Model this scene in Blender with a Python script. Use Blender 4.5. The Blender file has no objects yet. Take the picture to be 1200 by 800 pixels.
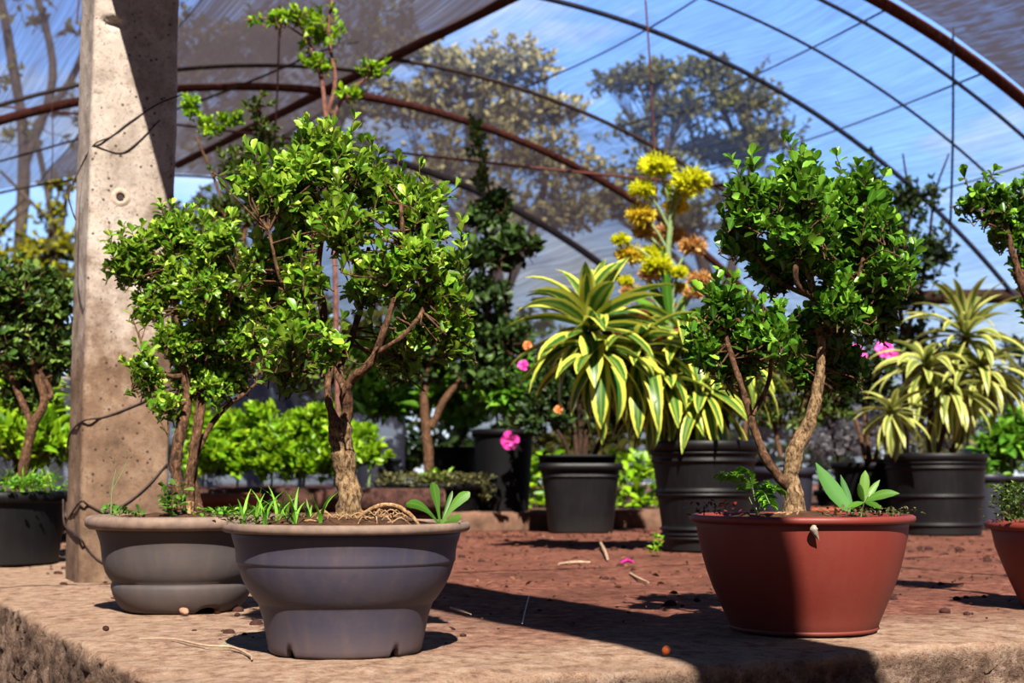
import bpy, math
import numpy as np
from mathutils import Vector, noise as mnoise
pn = mnoise.noise
rng = np.random.default_rng(11)
C = bpy.context.scene.collection
PI = math.pi
# ------------------------------------------------------------------ camera model (1200x800 frame)
FPX, CH = 1700.0, 0.28
PITCH = math.atan(160 / FPX)
CP, SP = math.cos(PITCH), math.sin(PITCH)
TH = math.radians(26.9)
AX = np.array([-math.sin(TH), math.cos(TH), 0.0])      # tunnel axis, away from us
PX = np.array([math.cos(TH), math.sin(TH), 0.0])       # across the tunnel

def ray(x, y):
    dx, dy = (x - 600) / FPX, (400 - y) / FPX
    return np.array([dx, CP - dy * SP, SP + dy * CP])
def P(x, y, Y):
    r = ray(x, y); k = Y / r[1]
    return np.array([r[0] * k, Y, CH + r[2] * k])
def G(x, y, z=0.0):
    r = ray(x, y); k = (z - CH) / r[2]
    return np.array([r[0] * k, r[1] * k, z])
def on_s(x, y, s):
    r = ray(x, y); k = s / r.dot(AX); return r * k + np.array([0, 0, CH])
def on_t(x, y, t):
    r = ray(x, y); k = t / r.dot(PX); return r * k + np.array([0, 0, CH])
def ST(s, t, z=0.0):
    v = AX * s + PX * t; v[2] = z; return v
def ppm(Y): return FPX / Y
def unit(v):
    v = np.asarray(v, float); return v / (np.linalg.norm(v, axis=-1, keepdims=True) + 1e-12)
def wob(p, f, ph=0.0):
    """cheap smooth pseudo-noise, about -1..1"""
    x, y, z = p[..., 0] * f + ph, p[..., 1] * f + ph * 1.7, p[..., 2] * f - ph
    return (np.sin(x * 1.0 + 1.3 * np.sin(y * 1.1 + z * .7)) + np.sin(y * 1.27 + 1.1 * np.sin(z * 1.3 + x * .6) + 2.1)
            + np.sin(z * 1.13 + 1.2 * np.sin(x * .9 - y * .8) + .4)) / 3

# ------------------------------------------------------------------ mesh buffer
class Buf:
    def __init__(s): s.V = []; s.Q = []; s.N = []; s.n = 0; s.UV = []; s.T = []
    def quads(s, V, Q, uv=None, tone=None):
        V = np.asarray(V, float).reshape(-1, 3); Q = np.asarray(Q, int).reshape(-1, 4)
        s.V.append(V); s.Q.append(Q + s.n); s.n += len(V)
        s.UV.append(np.zeros((len(V), 2)) if uv is None else np.asarray(uv, float).reshape(-1, 2))
        s.T.append(np.zeros(len(V)) if tone is None else np.broadcast_to(np.asarray(tone, float), (len(V),)))
        return s
    def ngon(s, V):
        V = np.asarray(V, float).reshape(-1, 3)
        s.V.append(V); s.N.append(list(range(s.n, s.n + len(V)))); s.n += len(V)
        s.UV.append(np.zeros((len(V), 2))); s.T.append(np.zeros(len(V)))
        return s
    def mesh(s, name, origin, smooth):
        V = np.concatenate(s.V) - np.asarray(origin, float)
        Q = np.concatenate(s.Q) if s.Q else np.zeros((0, 4), int)
        me = bpy.data.meshes.new(name)
        tot = [4] * len(Q) + [len(n) for n in s.N]
        idx = np.concatenate([Q.ravel()] + [np.array(n, int) for n in s.N]).astype(np.int32)
        st = np.concatenate([[0], np.cumsum(tot)[:-1]]).astype(np.int32)
        me.vertices.add(len(V)); me.vertices.foreach_set('co', V.astype(np.float32).ravel())
        me.loops.add(len(idx)); me.loops.foreach_set('vertex_index', idx)
        me.polygons.add(len(tot)); me.polygons.foreach_set('loop_start', st)
        me.polygons.foreach_set('use_smooth', np.full(len(tot), smooth, bool))
        uv = np.concatenate(s.UV)
        me.uv_layers.new(name='UVMap').data.foreach_set('uv', uv[idx].astype(np.float32).ravel())
        at = me.attributes.new('tone', 'FLOAT', 'POINT'); at.data.foreach_set('value', np.concatenate(s.T).astype(np.float32))
        me.update(calc_edges=True); me.validate()
        return me

BASE = {}
def obj(name, buf, mat, parent=None, origin=None, smooth=True, label=None):
    """one mesh object; world coordinates in, stored relative to the thing's base"""
    if parent is not None: origin = BASE[parent.name]
    if origin is None: origin = np.zeros(3)
    me = buf.mesh(name, origin, smooth); me.materials.append(mat)
    o = bpy.data.objects.new(name, me); C.objects.link(o)
    if parent is not None: o.parent = parent
    else: o.location = origin
    BASE[o.name] = origin
    if label: o['label'] = label
    return o
def thing(name, label, cat, base, group=None):
    o = bpy.data.objects.new(name, None); C.objects.link(o); o.empty_display_size = .1
    o.location = base; BASE[o.name] = np.asarray(base, float)
    o['label'] = label; o['category'] = cat
    if group: o['group'] = group
    return o
def tag(o, label, cat, group=None):
    o['label'] = label; o['category'] = cat
    if group: o['group'] = group
    return o
def structure(o, label=None):
    o['kind'] = 'structure'
    if label: o['label'] = label; o['category'] = o.name.split('_')[0]
    return o

# ------------------------------------------------------------------ shapes
def smooth_path(pts, rad, n=6):
    pts = np.asarray(pts, float); rad = np.asarray(rad, float)
    if len(pts) < 3: n = max(n, 2)
    p = np.vstack([2 * pts[0] - pts[1], pts, 2 * pts[-1] - pts[-2]])
    out, ro = [], []
    for i in range(1, len(p) - 2):
        for k in range(n):
            t = k / n
            out.append(.5 * ((2 * p[i]) + (-p[i-1] + p[i+1]) * t + (2*p[i-1] - 5*p[i] + 4*p[i+1] - p[i+2]) * t*t
                             + (-p[i-1] + 3*p[i] - 3*p[i+1] + p[i+2]) * t**3))
            ro.append(rad[i-1] * (1 - t) + rad[i] * t)
    out.append(pts[-1]); ro.append(rad[-1])
    return np.array(out), np.array(ro)
def tube(buf, pts, rad, sides=8, n=5, bark=0.0, bf=120, cap=True, tone=None):
    if np.isscalar(rad): rad = [rad] * len(pts)
    c, r = smooth_path(pts, rad, n) if n else (np.asarray(pts, float), np.asarray(rad, float))
    m = len(c)
    t = unit(np.gradient(c, axis=0))
    nrm = np.cross(t[0], [0, 0, 1.0]);
    if np.linalg.norm(nrm) < .1: nrm = np.cross(t[0], [0, 1.0, 0])
    nrm = unit(nrm); rings = []
    for i in range(m):
        nrm = unit(nrm - t[i] * nrm.dot(t[i])); b = np.cross(t[i], nrm)
        a = np.arange(sides) * 2 * PI / sides
        d = np.cos(a)[:, None] * nrm + np.sin(a)[:, None] * b
        q = c[i] + d * r[i]
        if bark: q = q + d * (bark * r[i] * (wob(q, bf) + .6 * wob(q, bf * 2.3, 2)))[:, None]
        rings.append(q)
    V = np.concatenate(rings)
    i, k = np.meshgrid(np.arange(m - 1), np.arange(sides), indexing='ij')
    k2 = (k + 1) % sides
    Q = np.stack([i * sides + k, i * sides + k2, (i + 1) * sides + k2, (i + 1) * sides + k], -1).reshape(-1, 4)
    u = np.tile(np.arange(sides) / sides, m); v = np.repeat(np.arange(m) / m, sides)
    buf.quads(V, Q, np.stack([u, v], -1), tone)
    if cap: buf.ngon(rings[-1]); buf.ngon(rings[0][::-1])
    return buf
def lathe(buf, prof, c, seg=64, zfun=None, rfun=None, sq=0.0):
    prof = np.asarray(prof, float); m = len(prof)
    a = np.arange(seg) * 2 * PI / seg
    rr = np.ones(seg)
    if sq:                                             # rounded-square section
        e = 2 / (1 - sq); rr = (np.abs(np.cos(a)) ** e + np.abs(np.sin(a)) ** e) ** (-1 / e)
    V = np.zeros((m, seg, 3))
    V[..., 0] = prof[:, 0, None] * (np.cos(a) * rr); V[..., 1] = prof[:, 0, None] * (np.sin(a) * rr); V[..., 2] = prof[:, 1, None]
    if zfun is not None: V = zfun(V, a)
    V = V + np.asarray(c)
    i, k = np.meshgrid(np.arange(m - 1), np.arange(seg), indexing='ij'); k2 = (k + 1) % seg
    Q = np.stack([i * seg + k, i * seg + k2, (i + 1) * seg + k2, (i + 1) * seg + k], -1).reshape(-1, 4)
    return buf.quads(V.reshape(-1, 3), Q)
def grid(buf, F, nu, nv, uv=True):
    u, v = np.meshgrid(np.linspace(0, 1, nu), np.linspace(0, 1, nv), indexing='ij')
    V = F(u, v).reshape(-1, 3)
    i, k = np.meshgrid(np.arange(nu - 1), np.arange(nv - 1), indexing='ij')
    Q = np.stack([i * nv + k, (i + 1) * nv + k, (i + 1) * nv + k + 1, i * nv + k + 1], -1).reshape(-1, 4)
    return buf.quads(V, Q, np.stack([u, v], -1).reshape(-1, 2))
def box(buf, c, size, R=None, bev=0.0, jit=0.0):
    """box with chamfered edges: rounded superellipsoid-like cube subdivided, good for rough timber and concrete"""
    h = np.asarray(size, float) / 2
    n = 7
    def lin(hh):
        if bev <= 0: return np.linspace(-hh, hh, n)
        q = np.array([-hh, -hh + bev * .5, -hh + bev, 0, hh - bev, hh - bev * .5, hh]); return q
    ax = [lin(h[i]) for i in range(3)]
    for d in range(3):
        for s in (-1, 1):
            o = [i for i in range(3) if i != d]
            A, B = np.meshgrid(ax[o[0]], ax[o[1]], indexing='ij')
            V = np.zeros((n, n, 3)); V[..., o[0]] = A; V[..., o[1]] = B; V[..., d] = s * h[d]
            if bev > 0:
                core = np.clip(V, -(h - bev), h - bev); dv = V - core
                V = core + unit(dv) * np.minimum(np.linalg.norm(dv, axis=-1, keepdims=True), bev)
            if jit: V = V + unit(V) * (jit * wob(V, 40))[..., None]
            if R is not None: V = V @ np.asarray(R).T
            V = V.reshape(-1, 3) + np.asarray(c)
            i, k = np.meshgrid(np.arange(n - 1), np.arange(n - 1), indexing='ij')
            Q = np.stack([i * n + k, (i + 1) * n + k, (i + 1) * n + k + 1, i * n + k + 1], -1).reshape(-1, 4)
            if (s > 0) == (d == 1): Q = Q[:, ::-1]
            buf.quads(V, Q)
    return buf
RT = np.stack([PX, AX, [0, 0, 1.0]], 1)                # local x->across, y->along the tunnel
RY = lambda a: np.array([[math.cos(a), -math.sin(a), 0], [math.sin(a), math.cos(a), 0], [0, 0, 1.0]])
def blob(buf, c, r, seg=14, rings=9, lump=.0, f=30, flat=None):
    th = np.linspace(0.02, PI - .02, rings)
    prof = np.stack([np.sin(th), -np.cos(th)], -1)
    b = Buf(); lathe(b, prof, (0, 0, 0), seg)
    V = b.V[0]; r = np.broadcast_to(np.asarray(r, float), (3,))
    if lump: V = V * (1 + lump * wob(V * r, f, float(c[0]) * 7))[:, None]
    if flat is not None: V[:, 2] = np.maximum(V[:, 2], flat)
    return buf.quads(V * r + np.asarray(c), b.Q[0])

# ------------------------------------------------------------------ leaves
def leaf_template(rows, fold=.25, curl=.15):
    """rows: (t, halfwidth); length 1 along y, width 1 across x; z up"""
    V, UV = [], []
    for t, w in rows:
        z = -curl * t * t
        for k, sx in enumerate((-1, 0, 1)):
            V.append((sx * w * .5, t, z + (abs(sx) * w * fold * .5))); UV.append((.5 + sx * .5, t))
    Q = []
    for i in range(len(rows) - 1):
        for k in range(2):
            a = i * 3 + k; Q.append((a, a + 1, a + 4, a + 3))
    return np.array(V), np.array(Q), np.array(UV)
OBOV = [(0, .06), (.25, .5), (.55, .95), (.8, .95), (1, .3)]
OVAL = [(0, .06), (.22, .7), (.5, 1.0), (.78, .7), (1, .06)]
LANC = [(0, .15), (.2, .75), (.45, 1.0), (.75, .6), (1, .04)]
SPAT = [(0, .2), (.3, .35), (.55, .8), (.8, 1.0), (.94, .7), (1, .2)]
def put_leaves(buf, rows, pos, dirs, ups, L, W, tone, variants=3):
    n = len(pos)
    if n == 0: return
    dirs = unit(dirs); X = unit(np.cross(dirs, ups) + 1e-6); Z = np.cross(X, dirs)
    L = np.broadcast_to(L, (n,)); W = np.broadcast_to(W, (n,)); tone = np.broadcast_to(tone, (n,))
    g = np.arange(n) % variants
    for v in range(variants):
        m = g == v
        if not m.any(): continue
        T, Q, UV = leaf_template(rows, fold=(.35, .2, .5)[v % 3], curl=(.12, .3, -.05)[v % 3])
        k = m.sum(); nv = len(T)
        V = (pos[m][:, None] + X[m][:, None] * (T[None, :, :1] * W[m][:, None, None])
             + dirs[m][:, None] * (T[None, :, 1:2] * L[m][:, None, None]) + Z[m][:, None] * (T[None, :, 2:] * L[m][:, None, None]))
        QQ = (Q[None] + (np.arange(k) * nv)[:, None, None]).reshape(-1, 4)
        buf.quads(V.reshape(-1, 3), QQ, np.tile(UV, (k, 1)), np.repeat(tone[m], nv))
def rand_dir(n):
    v = rng.normal(size=(n, 3)); return unit(v)
def crown(blobs, per_area, twig=.05, leaf=.024, wl=.6, rows=OBOV, nodes=4, up=.45, out=.8, shell=.45, depth_scale=1.0,
          stem=.0011, splay=.55, jitter=.35, clump=0, shoots=.0):
    """leafy twigs filling soft ellipsoids. blobs: (centre, (rx,ry,rz)[, density]). returns leaf buffer, twig buffer, twig roots"""
    LB, TB, roots = Buf(), Buf(), []
    if clump:
        nb = []
        for b in blobs:
            c, r = np.asarray(b[0], float), np.broadcast_to(np.asarray(b[1], float), (3,)); dn = b[2] if len(b) > 2 else 1
            for q in rand_dir(clump):
                f = .38 + .18 * rng.random()
                nb.append((c + q * r * (.25 + .38 * rng.random()), r * f, dn * (.5 + 1.0 * rng.random()) * 3.2 / clump))
        blobs = nb
    for b in blobs:
        c, r = np.asarray(b[0], float), np.broadcast_to(np.asarray(b[1], float), (3,)); dens = b[2] if len(b) > 2 else 1
        n = max(3, int(per_area * dens * (r[0] * r[2] + r[0] * r[1]) / 2))
        d = rand_dir(n); d[:, 2] = np.where(d[:, 2] < -.5, -d[:, 2], d[:, 2])
        rad = shell + (1 - shell) * rng.random(n) ** .6
        rad *= 1 + .22 * wob(d * 3 + c * 9, 1.6) + rng.normal(size=n) * .08
        tip = c + d * r * rad[:, None]
        A = unit(d * out + np.array([0, 0, up]) + rng.normal(size=(n, 3)) * jitter)
        tl = twig * (.6 + .8 * rng.random(n))
        if shoots:
            sh = (rng.random(n) < shoots) & (d[:, 2] > -.1)
            A[sh] = unit(A[sh] + np.array([0, 0, .8])); tl[sh] *= 1.3; tip[sh] += A[sh] * (twig * (.5 + .9 * rng.random(sh.sum())))[:, None]
        root = tip - A * tl[:, None]
        roots.append(np.concatenate([root, np.repeat(c[None], n, 0)], 1))
        bend = rng.normal(size=(n, 3)) * .12
        # twig: square section strip
        for k in range(n):
            tube(TB, [root[k], (root[k] + tip[k]) / 2 + bend[k] * tl[k], tip[k]], [stem * 1.5, stem * 1.2, stem * .7], sides=4, n=1, cap=False)
        e1 = unit(np.cross(A, rand_dir(n))); e2 = np.cross(A, e1)
        for j in range(nodes):
            f = (j + .6) / nodes
            last = j == nodes - 1
            pos = root + (tip - root) * f + bend * (tl * 4 * f * (1 - f))[:, None]
            kk = 4 if last else 2
            for q in range(kk):
                an = q * 2 * PI / kk + j * PI / 2 + rng.normal(size=n) * .3
                s = np.cos(an)[:, None] * e1 + np.sin(an)[:, None] * e2
                sp = splay * (.75 if last else 1.25)
                D = unit(A * (1 - sp * .55) + s * sp + rng.normal(size=(n, 3)) * .15)
                U = A + np.array([0, 0, .35]) + rng.normal(size=(n, 3)) * .5
                ln = leaf * (.65 + .6 * rng.random(n)) * (1.0 if not last else .9)
                keep = rng.random(n) < (.92 if last else .85)
                tone = np.clip(f * .75 + rng.normal(size=n) * .22, 0, 1)
                put_leaves(LB, rows, pos[keep], D[keep], U[keep], ln[keep], (ln * wl)[keep], tone[keep])
    return LB, TB, np.concatenate(roots)
def branchlets(TB, roots, skel, frac=.25, r0=.0035):
    """thin branches from the nearest skeleton point out to a share of the twigs"""
    sk = np.asarray(skel, float)
    for row in roots[rng.random(len(roots)) < frac]:
        e, c = row[:3], row[3:]
        j = np.argmin(((sk - (e * .5 + c * .5)) ** 2).sum(1)); a = sk[j]
        m = (a + e) / 2 + (c - (a + e) / 2) * .25 + rng.normal(size=3) * .012
        tube(TB, [a, m, e], [r0, r0 * .7, r0 * .4], sides=5, n=3, cap=False)

# ------------------------------------------------------------------ materials
ALB = .43          # surfaces as they look in full sun, brought down to their reflectance
def srgb(r, g, b):
    f = lambda c: c / 12.92 if c <= .04045 else ((c + .055) / 1.055) ** 2.4
    k = ALB
    return (f(r / 255) * k, f(g / 255) * k, f(b / 255) * k, 1)
def srgb_bright(r, g, b):                              # petals reflect more than leaves and plastic
    c = srgb(r, g, b); return (c[0] * 1.95, c[1] * 1.95, c[2] * 1.95, 1)
def srgb_leaf(r, g, b):
    c = srgb(r, g, b); return (c[0] * 1.3, c[1] * 1.3, c[2] * 1.3, 1)
class N:
    def __init__(s, name):
        s.m = bpy.data.materials.new(name); s.m.use_nodes = True; s.t = s.m.node_tree; s.t.nodes.clear()
        s.out = s.t.nodes.new('ShaderNodeOutputMaterial')
    def n(s, ty, **kw):
        x = s.t.nodes.new('ShaderNode' + ty)
        for k, v in kw.items():
            if k in x.inputs: s.set(x, k, v)
            else: setattr(x, k, v)
        return x
    def set(s, x, k, v):
        if isinstance(v, bpy.types.NodeSocket): s.t.links.new(v, x.inputs[k])
        else: x.inputs[k].default_value = v
    def L(s, a, b): s.t.links.new(a, b)
    def coord(s, kind='Object'): return s.n('TexCoord').outputs[kind]
    def noise(s, scale, detail=4, vec=None, rough=.55, dist=0):
        x = s.n('TexNoise'); x.inputs['Scale'].default_value = scale; x.inputs['Detail'].default_value = detail
        x.inputs['Roughness'].default_value = rough; x.inputs['Distortion'].default_value = dist
        s.L(vec if vec is not None else s.coord(), x.inputs['Vector']); return x.outputs['Fac']
    def ramp(s, fac, stops, interp='LINEAR'):
        x = s.n('ValToRGB'); x.color_ramp.interpolation = interp; e = x.color_ramp.elements
        while len(e) < len(stops): e.new(.5)
        for k, (p, c) in enumerate(stops):
            e[k].position = p; e[k].color = c if len(c) == 4 else (*c, 1)
        s.L(fac, x.inputs['Fac']); return x.outputs['Color']
    def mix(s, f, a, b, ty='MIX'):
        x = s.n('Mix', data_type='RGBA', blend_type=ty)
        for k, v in ((0, f), (6, a), (7, b)):
            if isinstance(v, bpy.types.NodeSocket): s.L(v, x.inputs[k])
            else: x.inputs[k].default_value = v
        return x.outputs[2]
    def math(s, op, a, b=0.0, c=None):
        x = s.n('Math', operation=op)
        for k, v in enumerate((a, b) if c is None else (a, b, c)):
            if isinstance(v, bpy.types.NodeSocket): s.L(v, x.inputs[k])
            else: x.inputs[k].default_value = v
        return x.outputs[0]
    def bump(s, h, strength=.4, dist=.01):
        x = s.n('Bump'); x.inputs['Strength'].default_value = strength; x.inputs['Distance'].default_value = dist
        s.L(h, x.inputs['Height']); return x.outputs['Normal']
    def pbr(s, col, rough=.7, normal=None, spec=.3, **kw):
        x = s.n('BsdfPrincipled')
        s.set(x, 'Base Color', col); s.set(x, 'Roughness', rough); x.inputs['Specular IOR Level'].default_value = spec
        if normal is not None: s.L(normal, x.inputs['Normal'])
        for k, v in kw.items(): s.set(x, k, v)
        return x
    def done(s, sh):
        s.L(sh.outputs[0], s.out.inputs['Surface']); return s.m
G_ = lambda v: (v, v, v, 1)

def m_leaf(name, dark, mid, tip, gloss=.38, trans=.3, spec=.28):
    s = N(name)
    t = s.n('Attribute', attribute_name='tone').outputs['Fac']
    g = s.n('NewGeometry').outputs['Random Per Island']
    f = s.math('MULTIPLY_ADD', g, .45, s.math('MULTIPLY', t, .75))
    f = s.math('SUBTRACT', f, .1)
    col = s.ramp(f, [(0, dark), (.45, mid), (1, tip)])
    uv = s.n('SeparateXYZ'); s.L(s.coord('UV'), uv.inputs[0])
    rib = s.math('LESS_THAN', s.math('ABSOLUTE', s.math('SUBTRACT', uv.outputs[0], .5)), .06)
    col = s.mix(s.math('MULTIPLY', rib, .35), col, tip)
    b = s.pbr(col, gloss, spec=spec)
    tr = s.n('BsdfTranslucent'); s.L(s.mix(.5, col, tip), tr.inputs['Color'])
    mx = s.n('MixShader'); mx.inputs[0].default_value = trans
    s.L(b.outputs[0], mx.inputs[1]); s.L(tr.outputs[0], mx.inputs[2])
    return s.done(mx)
def m_varieg(name, green, edge, thr=.3):
    s = N(name)
    uv = s.n('SeparateXYZ'); s.L(s.coord('UV'), uv.inputs[0])
    d = s.math('ABSOLUTE', s.math('SUBTRACT', uv.outputs[0], .5))
    g = s.n('NewGeometry').outputs['Random Per Island']
    d = s.math('ADD', d, s.math('MULTIPLY', s.math('SUBTRACT', g, .5), .16))
    f = s.ramp(d, [(thr - .05, G_(0)), (thr + .04, G_(1))])
    st = s.ramp(d, [(.05, G_(1)), (.09, G_(0))])
    col = s.mix(s.math('MULTIPLY', st, .25), green, edge)
    col = s.mix(f, col, edge)
    b = s.pbr(col, .38, spec=.28)
    tr = s.n('BsdfTranslucent'); s.L(col, tr.inputs['Color'])
    mx = s.n('MixShader'); mx.inputs[0].default_value = .28
    s.L(b.outputs[0], mx.inputs[1]); s.L(tr.outputs[0], mx.inputs[2])
    return s.done(mx)
def m_bark(name, a, b, c=None, scale=60):
    s = N(name)
    mpb = s.n('Mapping'); mpb.inputs['Scale'].default_value = (1, 1, .55); s.L(s.coord(), mpb.inputs['Vector'])
    n1 = s.noise(scale * 1.8, 7, mpb.outputs[0], rough=.72, dist=.4); n2 = s.noise(scale * .3, 3)
    col = s.ramp(n1, [(.4, a), (.56, b)] + ([(.7, c)] if c else []))
    col = s.mix(s.math('MULTIPLY', n2, .35), col, a)
    return s.done(s.pbr(col, .85, s.bump(n1, 1.0, .35 / scale), spec=.15))
def m_plain(name, a, b, scale=20, rough=.8, bump=.2, spec=.2, dist=.004):
    s = N(name); n1 = s.noise(scale, 6, rough=.65)
    return s.done(s.pbr(s.ramp(n1, [(.3, a), (.7, b)]), rough, s.bump(n1, bump, dist), spec=spec))
def m_pot(name, base, dust, amount=.5, rough=.5, spec=.4, hi=.22):
    s = N(name)
    n1 = s.noise(9, 5, rough=.65); n2 = s.noise(120, 3)
    sep = s.n('SeparateXYZ'); s.L(s.coord(), sep.inputs[0])
    mp = s.n('Mapping'); mp.inputs['Scale'].default_value = (60, 60, 4); s.L(s.coord(), mp.inputs['Vector'])
    streak = s.noise(1, 4, mp.outputs[0])
    low = s.ramp(s.math('ADD', s.math('MULTIPLY', sep.outputs[2], 1 / hi), s.math('MULTIPLY', n1, .25)), [(.14, G_(1)), (.36, G_(0))])
    f = s.math('MULTIPLY', s.math('ADD', s.math('MULTIPLY', s.ramp(streak, [(.45, G_(0)), (.75, G_(1))]), .35), s.math('MULTIPLY', low, .7)), amount)
    f = s.math('ADD', f, s.math('MULTIPLY', s.ramp(n1, [(.45, G_(0)), (.7, G_(1))]), amount * .35))
    col = s.mix(f, base, dust)
    return s.done(s.pbr(col, s.math('ADD', s.math('MULTIPLY', f, .3), rough), s.bump(n2, .12, .002), spec=spec))

M = {}
M['box_leaf'] = m_leaf('boxwood leaf', srgb(40, 70, 16), srgb_leaf(104, 164, 36), srgb_leaf(208, 240, 84), .36, .32)
M['box_leaf_dark'] = m_leaf('boxwood leaf deep green', srgb(26, 54, 18), srgb_leaf(78, 136, 36), srgb_leaf(160, 216, 66), .34, .26)
M['shrub_leaf'] = m_leaf('shrub leaf', srgb(40, 62, 26), srgb(80, 112, 42), srgb(140, 165, 62), .45, .25)
M['bush_leaf'] = m_leaf('bush leaf', srgb(32, 58, 26), srgb(78, 118, 48), srgb(156, 190, 84), .4, .2)
M['dark_leaf'] = m_leaf('dark shrub leaf', srgb(26, 44, 24), srgb(54, 84, 38), srgb(104, 138, 62), .5, .18)
M['lime_leaf'] = m_leaf('lime leaf', srgb(70, 125, 20), srgb_leaf(122, 180, 26), srgb_leaf(190, 226, 48), .4, .35)
M['green_leaf'] = m_leaf('fresh green leaf', srgb(50, 105, 28), srgb_leaf(92, 158, 36), srgb_leaf(150, 206, 64), .55, .3)
M['sprout_dark'] = m_leaf('sprout leaf, deep', srgb(48, 104, 36), srgb(66, 134, 46), srgb(96, 164, 62), .6, .22)
M['sprout'] = m_leaf('sprout leaf', srgb(70, 124, 34), srgb(104, 160, 48), srgb(140, 188, 70), .45, .3)
M['yellow_leaf'] = m_leaf('yellow green tree leaf', srgb(96, 110, 18), srgb(170, 175, 20), srgb(224, 215, 40), .6, .35)
M['tree_leaf'] = m_leaf('tree leaf', srgb_leaf(66, 76, 36), srgb_leaf(114, 118, 54), srgb_leaf(174, 166, 90), .7, .25, .2)
M['tree_leaf_grey'] = m_leaf('olive tree leaf', srgb_bright(96, 96, 62), srgb_bright(150, 146, 98), srgb_bright(206, 196, 146), .7, .25, .2)
M['red_leaf'] = m_leaf('croton leaf', srgb(60, 14, 24), srgb(120, 24, 34), srgb(196, 70, 34), .4, .25)
M['moss'] = m_leaf('ground cover leaf', srgb(60, 66, 36), srgb(104, 104, 62), srgb(150, 146, 92), .7, .2, .2)
M['petal_pink'] = m_leaf('magenta petal', srgb_bright(190, 30, 130), srgb_bright(224, 60, 170), srgb_bright(240, 130, 205), .5, .3)
M['petal_orange'] = m_leaf('orange petal', srgb_bright(220, 90, 40), srgb_bright(240, 120, 60), srgb_bright(250, 160, 90), .5, .3)
M['petal_white'] = m_leaf('white petal', srgb_bright(205, 205, 215), srgb_bright(235, 235, 240), srgb_bright(250, 250, 250), .6, .3)
M['petal_yellow'] = m_leaf('yellow floret', srgb_bright(206, 208, 10), srgb_bright(224, 226, 20), srgb_bright(240, 242, 60), .7, .45)
M['petal_faded'] = m_leaf('faded floret', srgb_bright(170, 118, 70), srgb_bright(214, 160, 96), srgb_bright(236, 200, 130), .7, .25)
M['petal_gold'] = m_leaf('golden floret', srgb_bright(232, 200, 30), srgb_bright(246, 220, 50), srgb_bright(250, 230, 90), .7, .3)
M['drac'] = m_varieg('wide dracaena leaf', srgb_leaf(58, 112, 46), srgb_leaf(226, 228, 92), .29)
M['drac_pale'] = m_varieg('pale dracaena leaf', srgb(104, 140, 60), srgb_leaf(212, 212, 116), .2)
M['bark_tan'] = m_bark('tan bark', srgb(70, 48, 32), srgb(190, 154, 112), srgb(236, 208, 168), 80)
M['bark_brown'] = m_bark('brown bark', srgb(60, 40, 28), srgb(142, 102, 74), srgb(196, 154, 118), 70)
M['bark_dark'] = m_bark('dark bark', srgb(46, 32, 26), srgb(92, 66, 50), None, 40)
M['stem_pink'] = m_bark('pinkish stem', srgb(120, 78, 70), srgb(182, 128, 112), None, 30)
M['stem_green'] = m_plain('pale green stem', srgb(120, 150, 90), srgb(168, 190, 130), 30, .6)
M['root'] = m_bark('pale root', srgb(150, 104, 66), srgb(222, 182, 136), srgb(240, 212, 172), 90)
M['tree_bark'] = m_bark('tree bark', srgb(74, 64, 58), srgb(126, 112, 102), None, 3)
M['soil'] = m_plain('potting soil', srgb(54, 36, 28), srgb(120, 84, 62), 60, .95, .9, .1, .01)
M['pot_grey'] = m_pot('grey plastic pot', srgb(76, 74, 92), srgb(146, 114, 96), .42, .5, .25)
M['pot_taupe'] = m_pot('taupe plastic pot', srgb(94, 87, 88), srgb(140, 116, 100), .5, .6, .2)
M['rim_dusty'] = m_plain('dusty pot rim', srgb(128, 108, 98), srgb(170, 142, 124), 40, .7, .2)
M['pot_red'] = m_pot('terracotta plastic pot', srgb(142, 56, 46), srgb(146, 78, 64), .5, .5, .25)
M['pot_black'] = m_pot('black nursery pot', srgb(14, 14, 18), srgb(64, 56, 54), .26, .5, .22, .4)
M['pot_black_dull'] = m_pot('dull black pot', srgb(13, 13, 17), srgb(46, 41, 42), .2, .6, .12, .4)
M['pot_slate'] = m_pot('slate pot', srgb(44, 46, 62), srgb(76, 70, 76), .4, .5, .35)
M['terracotta'] = m_plain('terracotta', srgb(150, 78, 52), srgb(190, 106, 74), 14, .8, .2)
M['rust'] = m_bark('rusty steel', srgb(70, 34, 30), srgb(118, 62, 52), None, 30)
M['wire'] = m_plain('dark wire', srgb(52, 40, 38), srgb(84, 64, 58), 50, .6)
M['wire_rust'] = m_plain('rusty wire', srgb(96, 52, 44), srgb(138, 80, 66), 50, .7)
M['cord_dark'] = m_plain('dark cord', srgb(40, 44, 66), srgb(60, 66, 96), 50, .8)
M['timber'] = m_bark('weathered timber', srgb(58, 36, 32), srgb(116, 78, 68), None, 14)
M['snail'] = m_plain('snail shell', srgb(150, 138, 124), srgb(206, 190, 170), 90, .5)
M['orange_fruit'] = m_plain('orange fruit', srgb(206, 84, 30), srgb(236, 124, 60), 90, .5)
M['pale_stick'] = m_plain('pale dry wood', srgb(180, 142, 112), srgb(232, 202, 172), 70, .8)
M['white_string'] = m_plain('white string', srgb(210, 205, 205), srgb(245, 240, 240), 70, .7)
M['pebble'] = m_plain('pinkish pebble', srgb(176, 122, 98), srgb(226, 176, 148), 50, .85)
M['litter'] = m_leaf('dry litter', srgb(48, 28, 24), srgb(104, 66, 50), srgb(168, 120, 88), .9, 0, .1)
M['clod'] = m_plain('dark clod', srgb(44, 26, 22), srgb(92, 52, 42), 80, .95, .6)

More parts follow.
